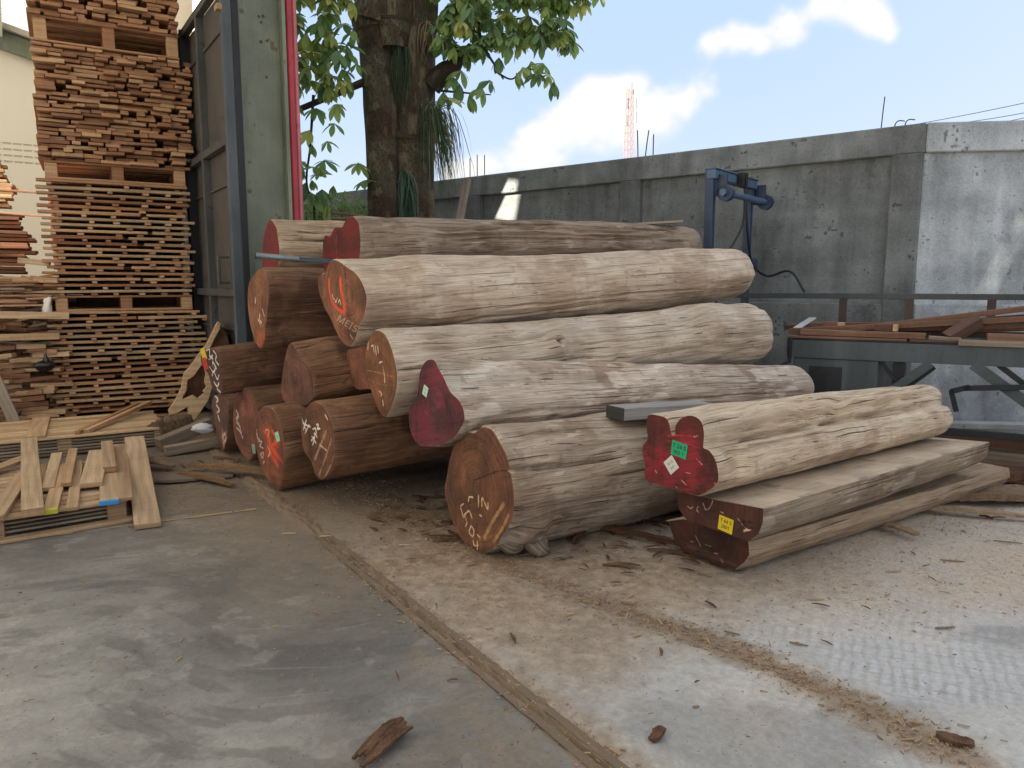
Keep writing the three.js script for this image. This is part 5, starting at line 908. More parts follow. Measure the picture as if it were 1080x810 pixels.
  S('second thin strip along the back of table, lighter', [-0.1, 1.07, -0.80], [1.4, 1.12, -0.84], 0.07, 0.06, rd2);
  S('third thin strip behind the short dark block', [0.0, 1.10, -0.55], [1.25, 1.14, -0.60], 0.07, 0.05, rd);
  S('short dark block with pale cut end standing on the strips, right', [0.72, 1.115, -0.16], [0.86, 1.12, -0.13], 0.06, 0.06, br);
  S('pale small square end of the block at right', [0.862, 1.12, -0.13], [0.90, 1.12, -0.125], 0.058, 0.06, M.tan[2]);
  S('short dark block with pale end near the left rail post', [0.26, 1.12, -0.42], [0.38, 1.12, -0.40], 0.06, 0.055, W);
  S('pale small square end of the block at left', [0.382, 1.12, -0.40], [0.44, 1.12, -0.392], 0.055, 0.05, M.tan[2]);
  S('white painted slat leaning over the strips near the left end', [0.02, 1.08, -0.36], [0.12, 1.17, -0.66], 0.075, 0.015, M.white);
  S('short dark wedge propped under the boards at the right', [1.28, 1.04, -0.10], [1.50, 1.20, -0.20], 0.10, 0.10, br, 0.4);
  S('bright reddish block lying at the right end of the table', [1.56, 1.065, -0.02], [2.4, 1.065, -0.06], 0.10, 0.07, rd2);
  S('thin splintered lath between bright reddish strip and block', [1.14, 1.05, -0.05], [1.38, 1.04, -0.08], 0.06, 0.03, M.dull[0]);
  S('reddish strip tucked at the back right of the table', [1.2, 1.08, -0.62], [2.3, 1.16, -0.66], 0.10, 0.06, W);
  // what lies below the table
  plank('floor_timber', 'dark beam lying on the ground under the steel table, nearest the wall', 'beam', P(1.2, 0.16, -0.30), P(3.4, 0.16, -0.32), 0.16, 0.10, M.dark[1]);
  plank('floor_timber', 'dull grey beam lying under the table below dark one', 'beam', P(1.25, 0.055, -0.16), P(3.4, 0.055, -0.16), 0.18, 0.10, M.dull[1]);
  plank('floor_timber', 'dark red board edge under the table in front of dull grey beam', 'beam', P(1.3, 0.03, 0.10), P(3.3, 0.03, 0.05), 0.12, 0.055, M.dark[0]);
  plank('bearer_block', 'squared block with pale end carrying the far end of the slabs', 'bearer', [3.10, 0.052, -5.70], [3.62, 0.052, -5.50], 0.12, 0.10, M.board[3]);
  plank('floor_timber', 'reddish batten running right from the squared bearer block', 'batten', [3.68, 0.04, -5.55], [5.0, 0.04, -5.25], 0.08, 0.06, M.dark[2]);
  const curb = thing('painted_curb', 'white painted curb at the foot of pale wall beyond the table', 'curb', [3.9, 0, -7.15], -0.12);
  part('curb_top', bx(2.6, 0.05, 0.16, 1.3, 0.155, 0), M.white, curb); part('curb_body', bx(2.6, 0.13, 0.12, 1.3, 0.065, 0), M.concSkyLit, curb);
}

// ───────────────────────── blue steel gantry behind the pile ─────────────────────────
{
  const a = V3(2.06, 0, -7.95), b = V3(2.72, 0, -8.78), ang = Math.atan2(-(b.z - a.z), b.x - a.x), W = a.distanceTo(b);
  const g = thing('blue_gantry', 'small blue steel gantry with roller rising behind the log ends', 'gantry', a.toArray(), ang); // local x: from the near post to the far one
  const H = 2.68;
  part('post', bx(0.065, H, 0.09, 0, H / 2, 0, 0.008), M.blue, g);
  part('post_flange', bx(0.010, H - 0.02, 0.10, 0.038, H / 2 - 0.01, 0), M.blueLight, g);
  part('post', bx(0.06, H - 0.06, 0.08, W, H / 2 - 0.03, 0, 0.008), M.blue, g);
  part('post_flange', bx(0.010, H - 0.10, 0.09, W + 0.036, H / 2 - 0.04, 0), M.blueLight, g);
  part('top_beam', merge([bx(W + 0.12, 0.10, 0.10, W / 2 + 0.02, H - 0.05, 0.02, 0.008), bx(W + 0.12, 0.012, 0.13, W / 2 + 0.02, H + 0.004, 0.02)]), M.blueLight, g);
  const rl = part('roller', new THREE.CylinderGeometry(0.035, 0.035, W + 0.20, 20).rotateZ(Math.PI / 2), M.blueLight, g, [W / 2 + 0.09, H - 0.24, 0.14]);
  for (const x of [0.08, W + 0.16]) part('roller_end', new THREE.CylinderGeometry(0.085, 0.085, 0.07, 24).rotateZ(Math.PI / 2), M.blue, g, [x, H - 0.24, 0.14]);
  for (const x of [0.06, W + 0.10]) part('bearing_bracket', bx(0.03, 0.22, 0.14, x, H - 0.16, 0.09), M.blue, g);
  part('junction_box', merge([bx(0.05, 0.14, 0.06, W * 0.52, H - 0.05, 0.11), bx(0.05, 0.16, 0.05, W * 0.62, H - 0.05, 0.11)]), M.rubber, g);
  part('post_foot', bx(0.18, 0.16, 0.16, W - 0.05, 1.72, 0.05, 0.02), M.blue, g);
  const at = (x, y, z) => V3(x, y, z).applyAxisAngle(UP, ang).add(a);
  solo('cable', tube([at(W * 0.55, H - 0.15, 0.14), at(W * 0.5, H - 0.5, 0.16), at(W * 0.3, H - 0.75, 0.14), at(0.05, H - 1.0, 0.1), at(0.02, 1.2, 0.1)], 0.013), M.rubber, 'black cable hanging inside the blue gantry from roller to left post', 'cable');
  solo('cable', tube([at(W * 0.58, H - 0.15, 0.14), at(W * 0.62, H - 0.6, 0.16), at(W * 0.9, H - 0.95, 0.12), at(W + 0.25, H - 1.08, 0.15), V3(2.98, 1.62, -8.0), V3(3.06, 1.42, -7.86)], 0.013, 40), M.rubber, 'black cable sagging from the blue gantry down to the table rail', 'cable');
}

// ───────────────────────── rebars, rods, wires and the distant mast ─────────────────────────
{
  const wallAt = (x, y, z = 0.1) => { const t = Math.PI - Math.atan2(0.622, 0.783); return V3(x, y, z).applyAxisAngle(UP, t).add(V3(...CORNER)); };
  const rod = (label, x, h, dx = 0, group, r = 0.008) => solo('rebar', tube([wallAt(x, 3.1), wallAt(x + dx * 0.5, 3.16 + h / 2), wallAt(x + dx, 3.16 + h)], r, 6, 6), M.rebar, label, 'rebar', group);
  rod('thin rebar sticking up behind mast on the wall top, taller', 3.42, 0.36, 0.02); rod('thin rebar beside the mast on the wall top, shorter and right of it', 3.20, 0.28); rod('thin rebar leaning right, directly in front of the mast', 3.32, 0.34, -0.05);
  for (const [x, h, w] of [[6.10, 0.32, 'right'], [6.25, 0.34, 'middle'], [6.40, 0.30, 'left']]) rod(`rebar standing on the wall top near the tree, ${w} of three`, x, h);
  rod('tall thin rod rising from the wall near its corner', 0.46, 0.34, -0.02, undefined, 0.006);
  for (const [x, w] of [[0.32, 'left'], [0.22, 'right']]) solo('rebar', tube([wallAt(x, 3.14), wallAt(x, 3.20), wallAt(x - 0.03, 3.23), wallAt(x - 0.09, 3.22)], 0.006, 14, 6), M.rebar, `short hooked rebar end on the wall top by the corner, ${w} one`, 'rebar');
  for (const [w, a, b] of [['uppermost', [13.2, 8.72, -42], [19.8, 8.45, -30]], ['middle one', [19.2, 9.16, -39], [21.16, 8.52, -32]], ['lowest', [20.9, 8.95, -38], [21.83, 8.53, -33]]]) {
    const A = V3(...a), B = V3(...b), d = B.clone().sub(A).normalize(), C = B.clone().addScaledVector(d, 14).add(V3(0, 1.2, 0)), Z = A.clone().addScaledVector(d, -12);
    solo('power_line', tube([Z, A, B, C], 0.016, 30, 5), M.rubber, `${w} of the thin power lines crossing sky at right`, 'power line');
  }
  const m = thing('radio_mast', 'distant red and white lattice radio mast beyond the concrete wall', 'mast', [27.3, 0, -180], 0.3), H = 46, red = std(lin(0.26, 0.13, 0.11)), wht = std(lin(0.20, 0.22, 0.24));  // distance haze put into these dulled mast colours
  const half = (y) => mix(1.35, 0.6, y / H);
  for (let s = 0; s < 4; s++) { const y0 = s * 11.5, y1 = y0 + 11.5, mt = s % 2 ? red : wht, br = []; const mt2 = s >= 2 ? (s === 2 ? red : red) : wht;
    for (const [i, j] of [[-1, -1], [1, -1], [1, 1], [-1, 1]]) part('mast_leg', barGeo(V3(i * half(y0), y0, j * half(y0)), V3(i * half(y1), y1, j * half(y1)), 0.13, 0.13), mt2, m);
    for (let k = 0; k < 6; k++) { const a = y0 + k * 1.92, b = a + 1.92; for (const [i, j, p, q] of [[-1, -1, 1, -1], [1, -1, 1, 1], [1, 1, -1, 1], [-1, 1, -1, -1]]) br.push(barGeo(V3(i * half(a), a, j * half(a)), V3(p * half(b), b, q * half(b)), 0.055, 0.055), barGeo(V3(i * half(b), b, j * half(b)), V3(p * half(b), b, q * half(b)), 0.055, 0.055)); }
    part('bracing', merge(br), mt2, m); }
  for (const [x, y] of [[-1.2, 43], [1.2, 43], [-1.3, 39], [1.3, 40], [0, 46.5]]) part('antenna', bx(0.3, 2.4, 0.25, x, y, 0.8), wht, m);
}

// ───────────────────────── tree with drooping leaf clusters, epiphytes, shrub ─────────────────────────
{
  const TR = rngOf(1201), leafMat = (r, g, b) => new THREE.MeshPhysicalMaterial({ color: lin(r, g, b), roughness: 0.95, transmission: 0.5, thickness: 0, side: THREE.DoubleSide });
  const LEAF = [leafMat(0.26, 0.40, 0.11), leafMat(0.20, 0.34, 0.10), leafMat(0.36, 0.46, 0.12), leafMat(0.15, 0.27, 0.10), leafMat(0.58, 0.60, 0.17)];
  const tree = thing('broadleaf_tree', 'tree with thick forked dark trunk and drooping palmate leaves behind the logs', 'tree', [-1.45, 0, -9.5]);
  const rel = (x, y, z) => [x + 1.45, y, z + 9.5];
  part('trunk', merge([
    limb([rel(-1.62, -0.1, -9.5), rel(-1.64, 0.9, -9.5), rel(-1.63, 1.6, -9.5), rel(-1.60, 2.3, -9.5), rel(-1.60, 3.2, -9.5), rel(-1.64, 4.3, -9.5), rel(-1.68, 4.75, -9.5)], [0.36, 0.27, 0.235, 0.205, 0.195, 0.21, 0.27], 34, 14, 0.10, 5),
    limb([rel(-1.16, -0.1, -9.62), rel(-1.17, 1.0, -9.62), rel(-1.20, 1.8, -9.64), rel(-1.22, 2.8, -9.64), rel(-1.20, 3.7, -9.62), rel(-1.20, 4.6, -9.6), rel(-1.18, 5.4, -9.6)], [0.33, 0.26, 0.235, 0.23, 0.245, 0.27, 0.29], 34, 14, 0.13, 9),
    limb([rel(-1.68, 4.6, -9.5), rel(-1.58, 5.0, -9.5), rel(-1.52, 5.8, -9.5), rel(-1.7, 7.0, -9.6)], [0.29, 0.24, 0.22, 0.18], 28, 12, 0.12, 13),
    limb([rel(-1.18, 5.2, -9.6), rel(-1.1, 6.0, -9.7), rel(-0.7, 7.4, -9.8)], [0.29, 0.24, 0.15], 28, 12, 0.12, 17),
    limb([rel(-1.42, 4.3, -9.42), rel(-1.40, 4.7, -9.42), rel(-1.38, 5.3, -9.45)], [0.18, 0.26, 0.24], 24, 10, 0.15, 19),
  ]), M.bark, tree);
  const limbMat = std(lin(0.30, 0.25, 0.20), { map: T.bark.map, bumpMap: T.bark.bump, bumpScale: 0.01 });
  const br = (name, pts, r, seed) => part(name, limb(pts.map((p) => rel(...p)), r, 12, 8, 0.08, seed), limbMat, tree);
  br('branch', [[-1.75, 3.95, -9.45], [-2.2, 3.72, -9.3], [-2.75, 3.45, -9.1], [-3.5, 3.2, -8.9]], [0.05, 0.038, 0.033, 0.028], 21);
  br('broken_branch', [[-0.98, 3.9, -9.5], [-0.82, 4.05, -9.45], [-0.72, 4.10, -9.42], [-0.62, 4.30, -9.4]], [0.13, 0.11, 0.10, 0.085], 23);
  br('branch', [[-1.0, 5.6, -9.5], [-0.5, 5.0, -9.2], [-0.35, 4.3, -9.1], [-0.10, 3.85, -9.0]], [0.05, 0.03, 0.018, 0.010], 25);
  br('branch', [[-1.0, 5.8, -9.5], [0.1, 5.6, -9.3], [0.8, 5.2, -9.1]], [0.08, 0.05, 0.02], 27);
  br('branch', [[-1.8, 5.6, -9.5], [-2.5, 5.5, -9.2], [-3.1, 5.0, -9.0]], [0.08, 0.05, 0.02], 29);
  br('twig', [[-2.35, 3.72, -9.2], [-2.40, 3.1, -9.15], [-2.44, 2.7, -9.1], [-2.36, 2.35, -9.1], [-2.45, 1.9, -9.1]], [0.018, 0.014, 0.012, 0.012, 0.006], 31);
  br('twig', [[-0.20, 3.95, -9.05], [0.0, 3.85, -9.0], [0.12, 3.95, -9.0], [0.3, 3.95, -9.0]], [0.012, 0.010, 0.008, 0.006], 33);
  br('twig', [[-0.9, 3.8, -9.3], [-0.6, 3.75, -9.2], [-0.25, 3.7, -9.1]], [0.016, 0.012, 0.007], 35);
  // one leaflet: obovate, folded along the midrib, tip drooping; base at the origin, length along +x
  const leaflet = (() => {
    const pos = [], idx = [], N = 6; for (let i = 0; i <= N; i++) { const t = i / N, w = 0.20 * Math.pow(Math.sin(Math.PI * Math.min(1, Math.pow(t, 1.35) * 0.96 + 0.02)), 0.8), y = -0.16 * t * t; pos.push(t, y + 0.05 * w / 0.2, -w, t, y, 0, t, y + 0.05 * w / 0.2, w); if (i < N) { const a = i * 3; for (const k of [0, 1]) idx.push(a + k, a + k + 1, a + k + 3, a + k + 1, a + k + 4, a + k + 3); } }
    const g = new THREE.BufferGeometry(); g.setAttribute('position', new THREE.Float32BufferAttribute(pos, 3)); g.setIndex(idx); g.computeVertexNormals(); return g;
  })();
  // clusters: centre, spread, count
  const zones = [ // [x, y, z, sx, sy, sz, clusters]
    [-2.35, 4.95, -8.60, 0.72, 0.78, 0.32, 130], [-2.20, 4.05, -8.60, 0.56, 0.45, 0.22, 62], [-2.45, 6.1, -9.6, 1.0, 0.5, 0.7, 24],
    [-0.30, 5.15, -9.2, 0.62, 0.60, 0.55, 120], [0.32, 4.95, -9.1, 0.54, 0.50, 0.5, 100], [-0.55, 4.50, -9.2, 0.40, 0.35, 0.4, 60], [0.0, 6.1, -9.6, 1.0, 0.4, 0.7, 24], [0.78, 5.1, -9.0, 0.30, 0.45, 0.3, 36], [0.52, 4.40, -9.1, 0.24, 0.18, 0.25, 26], [0.10, 4.42, -9.1, 0.40, 0.18, 0.25, 34],
    [-1.4, 6.6, -9.0, 0.9, 0.5, 0.5, 24], [-1.5, 7.8, -9.7, 2.2, 0.7, 1.2, 30],
  ];
  const sprigs = [ // single clusters that hang free
    [0.12, 3.98, -9.0], [0.30, 3.92, -9.0], [0.42, 3.90, -9.0], [0.22, 4.06, -9.05], [0.05, 3.92, -9.0], [0.48, 3.82, -9.0], [0.36, 4.03, -9.02], [-0.15, 4.10, -9.05], [-0.02, 4.22, -9.0],
    [-0.35, 3.78, -9.1], [-0.50, 3.72, -9.15], [-0.62, 3.85, -9.2], [-0.25, 3.86, -9.1], [-0.72, 3.95, -9.25], [-0.72, 3.70, -9.25], [-0.55, 4.20, -9.2], [-0.32, 4.36, -9.1], [-0.6, 4.0, -9.2], [-0.82, 3.78, -9.3],
    [1.02, 5.05, -9.0], [1.10, 5.25, -9.0], [0.98, 5.30, -9.0], [1.18, 5.40, -9.0], [0.9, 5.42, -9.0],
    [-2.55, 3.62, -9.1], [-2.30, 3.55, -9.1], [-2.08, 3.62, -9.2], [-2.12, 3.40, -9.2], [-2.62, 3.40, -9.05], [-2.38, 3.30, -9.1], [-2.52, 3.85, -9.1], [-2.2, 3.85, -9.2], [-1.92, 3.9, -9.3],
    [-2.62, 2.95, -9.1], [-2.34, 2.88, -9.1], [-2.22, 2.95, -9.1], [-2.45, 2.70, -9.1], [-2.60, 2.62, -9.1], [-2.26, 2.62, -9.1], [-2.36, 2.50, -9.1], [-2.52, 2.42, -9.1], [-2.20, 2.45, -9.1], [-2.30, 2.32, -9.1], [-2.58, 2.25, -9.1], [-2.44, 2.20, -9.1], [-2.16, 2.30, -9.1], [-2.66, 2.48, -9.1], [-1.86, 2.95, -9.3], [-1.80, 2.75, -9.3],
  ];
  const leaves = [];
  const cluster = (x, y, z, size, seen) => { // five to seven leaflets radiating from a stalk end and hanging down
    const n = 5 + Math.floor(TR() * 3), turn = TR() * 6.28, droop = 0.25 + TR() * 1.0, mt = TR() < 0.10 ? 4 : Math.floor(TR() * 4), tilt = new THREE.Quaternion().setFromEuler(new THREE.Euler((TR() - 0.5) * 0.7, 0, (TR() - 0.5) * 0.7));
    for (let k = 0; k < n; k++) { const q = tilt.clone().multiply(new THREE.Quaternion().setFromEuler(new THREE.Euler((TR() - 0.5) * 0.5, turn + (k / n) * 6.28 + (TR() - 0.5) * 0.3, -droop - (TR() - 0.5) * 0.4, 'YZX'))); leaves.push({ p: V3(...rel(x, y, z)), q, s: size * (0.75 + 0.45 * TR()), m: mt, seen }); }
  };
  for (const [x, y, z] of sprigs) cluster(x, y, z, 0.19, 1);
  for (let i = 0; i < 26; i++) { const y = 2.1 + TR() * 1.5; cluster(-2.42 + (TR() - 0.5) * (0.75 - 0.15 * (y - 2.1)), y, -9.1 + (TR() - 0.5) * 0.3, 0.13, 1); }
  for (const [x, y, z, a, b, c, n] of zones) for (let i = 0; i < n; i++) { let u, v, w; do { u = TR() * 2 - 1; v = TR() * 2 - 1; w = TR() * 2 - 1; } while (u * u + v * v + w * w > 1); cluster(x + u * a, y + v * b, z + w * c, 0.155 + 0.05 * TR(), z + w * c > -8.95 && y < 5.4 ? 1 : 0); }
  leaves.sort((a, b) => b.seen - a.seen);
  const single = leaves.slice(0, 300), rest = leaves.slice(300);
  for (const l of single) { const o = part('leaf', leaflet, LEAF[l.m], tree); o.position.copy(l.p); o.quaternion.copy(l.q); o.scale.setScalar(l.s); }
  LEAF.forEach((mt, k) => { const mine = rest.filter((l) => l.m === k), im = new THREE.InstancedMesh(leaflet, mt, mine.length), mm = new THREE.Matrix4(); im.name = 'crown'; im.castShadow = im.receiveShadow = true; mine.forEach((l, i) => im.setMatrixAt(i, mm.compose(l.p, l.q, V3(l.s, l.s, l.s)))); im.userData.kind = 'stuff'; tree.add(im); });
  // strap leaved epiphytes on the trunk
  const fern = (label, base, n, len, spread, mats, seed, down, side = 0) => {
    const g = thing('epiphyte_fern', label, 'epiphyte', base), r = rngOf(seed), per = mats.map(() => []);
    for (let i = 0; i < n; i++) {
      const a = r() * 6.28, out = spread * (0.15 + 0.85 * r()), L = len * (0.45 + 0.55 * r()), dx = Math.cos(a) * out + side * spread, dz = Math.abs(Math.sin(a)) * out, up = (1 - down) * 0.35 * L, pos = [], idx = [], N = 8, sx = (r() - 0.5) * spread * 0.5, sy = (r() - 0.5) * len * 0.3, w = 0.004 + 0.006 * r(), bend = 1.2 + 1.4 * r(), wob = (r() - 0.5) * 0.08;
      const nx = -Math.sin(a + 0.6), nz = Math.cos(a + 0.6);
      for (let k = 0; k <= N; k++) { const t = k / N, e = 1 - Math.pow(1 - t, bend), px = sx + dx * e + wob * Math.sin(t * 4), pz = dz * e, py = sy + up * Math.sin(Math.min(1, t * 1.4) * Math.PI) - L * Math.pow(t, 1.7), ww = w * (1 - t * t * 0.9); pos.push(px - nx * ww, py, pz - nz * ww, px + nx * ww, py, pz + nz * ww); if (k < N) { const q = k * 2; idx.push(q, q + 1, q + 2, q + 1, q + 3, q + 2); } }
      const gg = new THREE.BufferGeometry(); gg.setAttribute('position', new THREE.Float32BufferAttribute(pos, 3)); gg.setIndex(idx); gg.computeVertexNormals(); per[r() < 0.22 ? Math.min(1, mats.length - 1) : r() < 0.5 ? 0 : mats.length - 1].push(gg);
    }
    per.forEach((list, i) => list.length && part(i === 1 && mats.length > 2 ? 'dead_fronds' : 'fronds', merge(list), mats[i], g));
  };
  const fg = leafMat(0.09, 0.17, 0.05), fd = leafMat(0.04, 0.09, 0.035), dead = leafMat(0.42, 0.30, 0.15), bl = leafMat(0.15, 0.26, 0.21);
  fern('strap leaved epiphyte hanging from the trunk, largest, with dead tan fronds', [-1.02, 3.45, -9.38], 190, 0.92, 0.30, [fg, dead, fd], 71, 0.15, 0.7);
  fern('narrow bluish green epiphyte low on the trunk behind the top log', [-1.32, 2.75, -9.42], 150, 0.95, 0.16, [bl, fd], 73, 0.9, 0.2);
  fern('small thin leaved epiphyte in the trunk fork', [-1.34, 4.28, -9.36], 60, 0.7, 0.16, [fg, fd], 75, 0.6);
  fern('dark wispy epiphyte on the right trunk, just below the crown', [-0.98, 4.5, -9.38], 50, 0.4, 0.2, [fd, dead], 77, 0.3);
  // light green shrub in front of the wall
  const sh = thing('leafy_shrub', 'light green shrub between column and tree in front of wall', 'shrub', [-2.35, 0, -10.1]), fr = rngOf(1301), sg = leafMat(0.24, 0.34, 0.10);
  for (let k = 0; k < 6; k++) part('stem', limb([[(k - 2.5) * 0.05, 0, 0], [(k - 2.5) * 0.14, 1.2, 0.05], [(k - 2.5) * 0.24, 2.5 - 0.1 * Math.abs(k - 2), 0.1]], [0.025, 0.016, 0.006], 8, 6, 0.05, 80 + k), limbMat, sh);
  const small = new THREE.InstancedMesh(leaflet, sg, 1500), mm = new THREE.Matrix4(); small.name = 'foliage'; small.userData.kind = 'stuff'; small.castShadow = true;
  for (let i = 0; i < 1500; i++) { const t = fr(), x = (fr() - 0.5) * 1.5, y = 1.5 + 1.15 * Math.sqrt(t) - 0.5 * x * x, s = 0.05 + 0.05 * fr(); mm.compose(V3(x, y + 0.1 * (fr() - 0.5), (fr() - 0.5) * 0.5), new THREE.Quaternion().setFromEuler(new THREE.Euler(fr() * 6, fr() * 6, -0.3 - fr())), V3(s, s, s)); small.setMatrixAt(i, mm); }
  sh.add(small);
  plank('leaning_pole', 'weathered pole leaning on the wall right of the tree', 'pole', [-0.86, 1.2, -9.3], [-0.58, 2.86, -9.95], 0.09, 0.06, M.dull[2]);
}

// ───────────────────────── loose wood on the pile and on the ground ─────────────────────────
{
  const rough = (l, w, h, seed, curl = 0) => { // a torn strip of bark or split wood
    const g = new THREE.BoxGeometry(l, h, w, 22, 2, 6), p = g.attributes.position;
    for (let i = 0; i < p.count; i++) { let x = p.getX(i), y = p.getY(i), z = p.getZ(i); const t = x / l + 0.5, taper = 0.35 + 0.65 * Math.sin(Math.PI * clamp(t * 0.85 + 0.1)), e = 1 + 0.7 * (fbm(x * 24 / Math.max(l, 0.3) + seed, Math.sign(z) * 3 + seed, 3, seed) - 0.5); z *= taper * e; y = y * (0.5 + taper * 0.5) + 0.5 * h * (fbm(x * 22 + seed, z * 40, 3, seed + 3) - 0.5) + curl * (z / w) * (z / w) * 0.5 * w + 0.05 * l * curl * Math.sin(t * 3); z += 0.12 * w * Math.sin(t * 5 + seed) ; p.setXYZ(i, x, y, z); }
    g.computeVertexNormals(); return g;
  };
  const barkM = std(lin(0.62, 0.50, 0.41), { map: T.brown.map, bumpMap: T.brown.bump, bumpScale: 0.02, roughness: 0.95 }), paleM = std(lin(0.62, 0.52, 0.40), { map: T.pale.map, bumpMap: T.pale.bump, bumpScale: 0.01 });
  const bark = (label, x, y, z, l, w, h, turn, seed, mat = barkM, pitch = 0, curl = 0.5, group) => { const m = solo('bark_strip', rough(l, w, h, seed, curl), mat, label, 'bark', group); m.position.set(x, y, z); m.rotation.set(0, turn, pitch); return m; };
  { const r0 = rngOf(71), L = []; for (let k = 0; k < 9; k++) { const g = rough(0.14 + 0.12 * r0(), 0.018 + 0.02 * r0(), 0.010, 100 + k, 0.6); g.rotateX((r0() - 0.5) * 0.6).rotateY((r0() - 0.5) * 0.3).translate((r0() - 0.5) * 0.07, 0.006 + 0.012 * r0(), (k - 4) * 0.009); L.push(g); }
    const m = solo('bark_strip', merge(L), std(lin(0.98, 0.88, 0.76), { map: T.brown.map, bumpMap: T.brown.bump, bumpScale: 0.03 }), 'torn fibrous bark piece on the floor at bottom edge, left of the track', 'bark'); m.position.set(-0.42, 0.012, -2.26); m.rotation.y = 1.1; }
  bark('flat bark chunk on concrete at the bottom right corner', 1.46, 0.012, -2.28, 0.11, 0.05, 0.012, -0.5, 5, std(lin(0.95, 0.82, 0.68), { map: T.brown.map, bumpMap: T.brown.bump, bumpScale: 0.02 }));
  bark('small bark chip at the bottom edge right of the track', 0.485, 0.014, -2.31, 0.075, 0.04, 0.014, 0.7, 7, std(lin(0.95, 0.78, 0.6), { map: T.brown.map, bumpMap: T.brown.bump, bumpScale: 0.02 }), 0.1);
  bark('pale split splinter leaning out under the slabs at the right', 2.32, 0.035, -4.36, 0.30, 0.07, 0.02, -1.1, 9, paleM, 0.05);
  bark('long thin bark strip lying between the slabs and frontmost log', 0.62, 0.022, -4.35, 1.15, 0.05, 0.025, -0.62, 11, barkM, 0, 0.3);
  bark('second long bark strip under the frontmost log, darker', 0.75, 0.02, -4.62, 1.0, 0.06, 0.025, -0.30, 13, barkM, 0, 0.3);
  bark('short bark strip crossing the long ones in shade', 0.45, 0.03, -4.35, 0.42, 0.045, 0.02, 1.1, 15, barkM, 0.05);
  bark('long bark strip on the ground right of the slabs', 2.95, 0.02, -4.70, 0.95, 0.07, 0.022, -0.30, 17, paleM);
  bark('wide layered bark sheet on the ground before the table', 3.35, 0.035, -5.05, 0.85, 0.30, 0.05, -0.15, 19, std(lin(0.36, 0.27, 0.19), { map: T.pale.map }));
  bark('second layered bark sheet nearer the right picture edge', 4.05, 0.03, -4.95, 0.8, 0.26, 0.05, 0.12, 21, std(lin(0.32, 0.23, 0.16), { map: T.pale.map }));
  bark('dark bark slab tucked behind bearer block at right', 3.7, 0.05, -5.5, 0.7, 0.2, 0.06, 0.3, 23, barkM);
  bark('long splintered plank in debris left of the log pile', -2.25, 0.05, -5.75, 0.75, 0.08, 0.03, -0.35, 25, std(lin(0.42, 0.28, 0.17), { map: T.pale.map }));
  bark('second splintered plank in debris left of the log pile, lower', -2.35, 0.025, -5.55, 0.65, 0.07, 0.03, -0.55, 27, std(lin(0.36, 0.24, 0.15), { map: T.pale.map }));
  bark('curled grey bark sheet on the floor beside the pallets', -2.95, 0.03, -5.95, 0.42, 0.12, 0.02, -0.2, 29, std(lin(0.34, 0.28, 0.22), { map: T.pale.map }), 0, 1.5);
  bark('dark flat bark sheet on the floor below the curled one', -2.55, 0.012, -5.62, 0.75, 0.20, 0.02, 0.18, 31, std(lin(0.17, 0.13, 0.10)), 0, 0.2);
  const twigs = [[-1.35, -4.35, 0.11, 0.05], [-1.12, -4.30, 0.10, 0.18], [-0.62, -4.15, 0.09, 0.12], [-0.10, -3.1, 0.05, 0.3], [0.95, -3.05, 0.09, -0.6], [1.2, -2.95, 0.10, -0.5], [1.45, -3.4, 0.11, -0.1], [1.0, -3.7, 0.10, -0.7], [0.55, -3.35, 0.10, -0.4], [1.32, -2.55, 0.07, -0.35], [1.9, -3.1, 0.12, 0.05], [2.4, -3.9, 0.16, -0.25], [2.0, -3.75, 0.12, 0.1], [-0.9, -5.05, 0.14, 0.2], [-1.0, -4.75, 0.12, -0.3], [-0.45, -4.6, 0.10, 0.5], [2.9, -4.2, 0.2, -0.35], [0.3, -3.95, 0.10, 0.3]];
  twigs.forEach(([x, z, l, t], i) => bark('thin splinter lying loose on the concrete', x, 0.008, z, l * 0.75, 0.009, 0.006, t, 40 + i, i < 3 ? M.tan[2] : i % 3 ? paleM : M.chip, 0, 0, 'loose splinters on the concrete'));
  // fine chips and sawdust flakes
  const cg = rough(0.030, 0.010, 0.004, 4, 0.6), N = 6500, im = new THREE.InstancedMesh(new THREE.BoxGeometry(0.026, 0.003, 0.008), M.chip, N), r = rngOf(1401), mm = new THREE.Matrix4(), col = new THREE.Color();
  im.name = 'wood_chips'; im.userData = { kind: 'stuff', label: 'fine wood chips and splinters strewn around the log pile', category: 'wood chips' }; let n = 0;
  while (n < N) {
    let x, z; const mode = r();
    if (mode < 0.30) { const i = Math.floor(r() * (TRAIL.length - 1)), t = r(); x = mix(TRAIL[i][0], TRAIL[i + 1][0], t) + (r() + r() + r() - 1.5) * 0.13; z = mix(TRAIL[i][1], TRAIL[i + 1][1], t) + (r() + r() + r() - 1.5) * 0.11; }
    else if (mode < 0.40) { const t = r() * 3.4; const s0 = (r() - 0.5) * 0.2; x = -1.09 + 0.553 * t + s0; z = -4.24 + 0.833 * t + (r() - 0.5) * 0.1; } else if (mode < 0.60) { x = -3 + r() * 2.2; z = -6.6 + r() * 1.8; } else if (mode < 0.75) { x = 2.2 + r() * 2.6; z = -6 + r() * 1.7; } else if (mode < 0.92) { x = -1 + r() * 4; z = -5.2 + r() * 2.2; } else { x = -3 + r() * 6; z = -5 + r() * 3.6; }
    const big = 0.35 + 1.5 * r() * r() * r(); mm.compose(V3(x, 0.004 + 0.004 * r(), z), new THREE.Quaternion().setFromEuler(new THREE.Euler((r() - 0.5) * 0.5, r() * 6.28, (r() - 0.5) * 0.4)), V3(big * (0.5 + 1.6 * r() * r()), 1, big * (0.35 + 0.5 * r()))); im.setMatrixAt(n, mm);
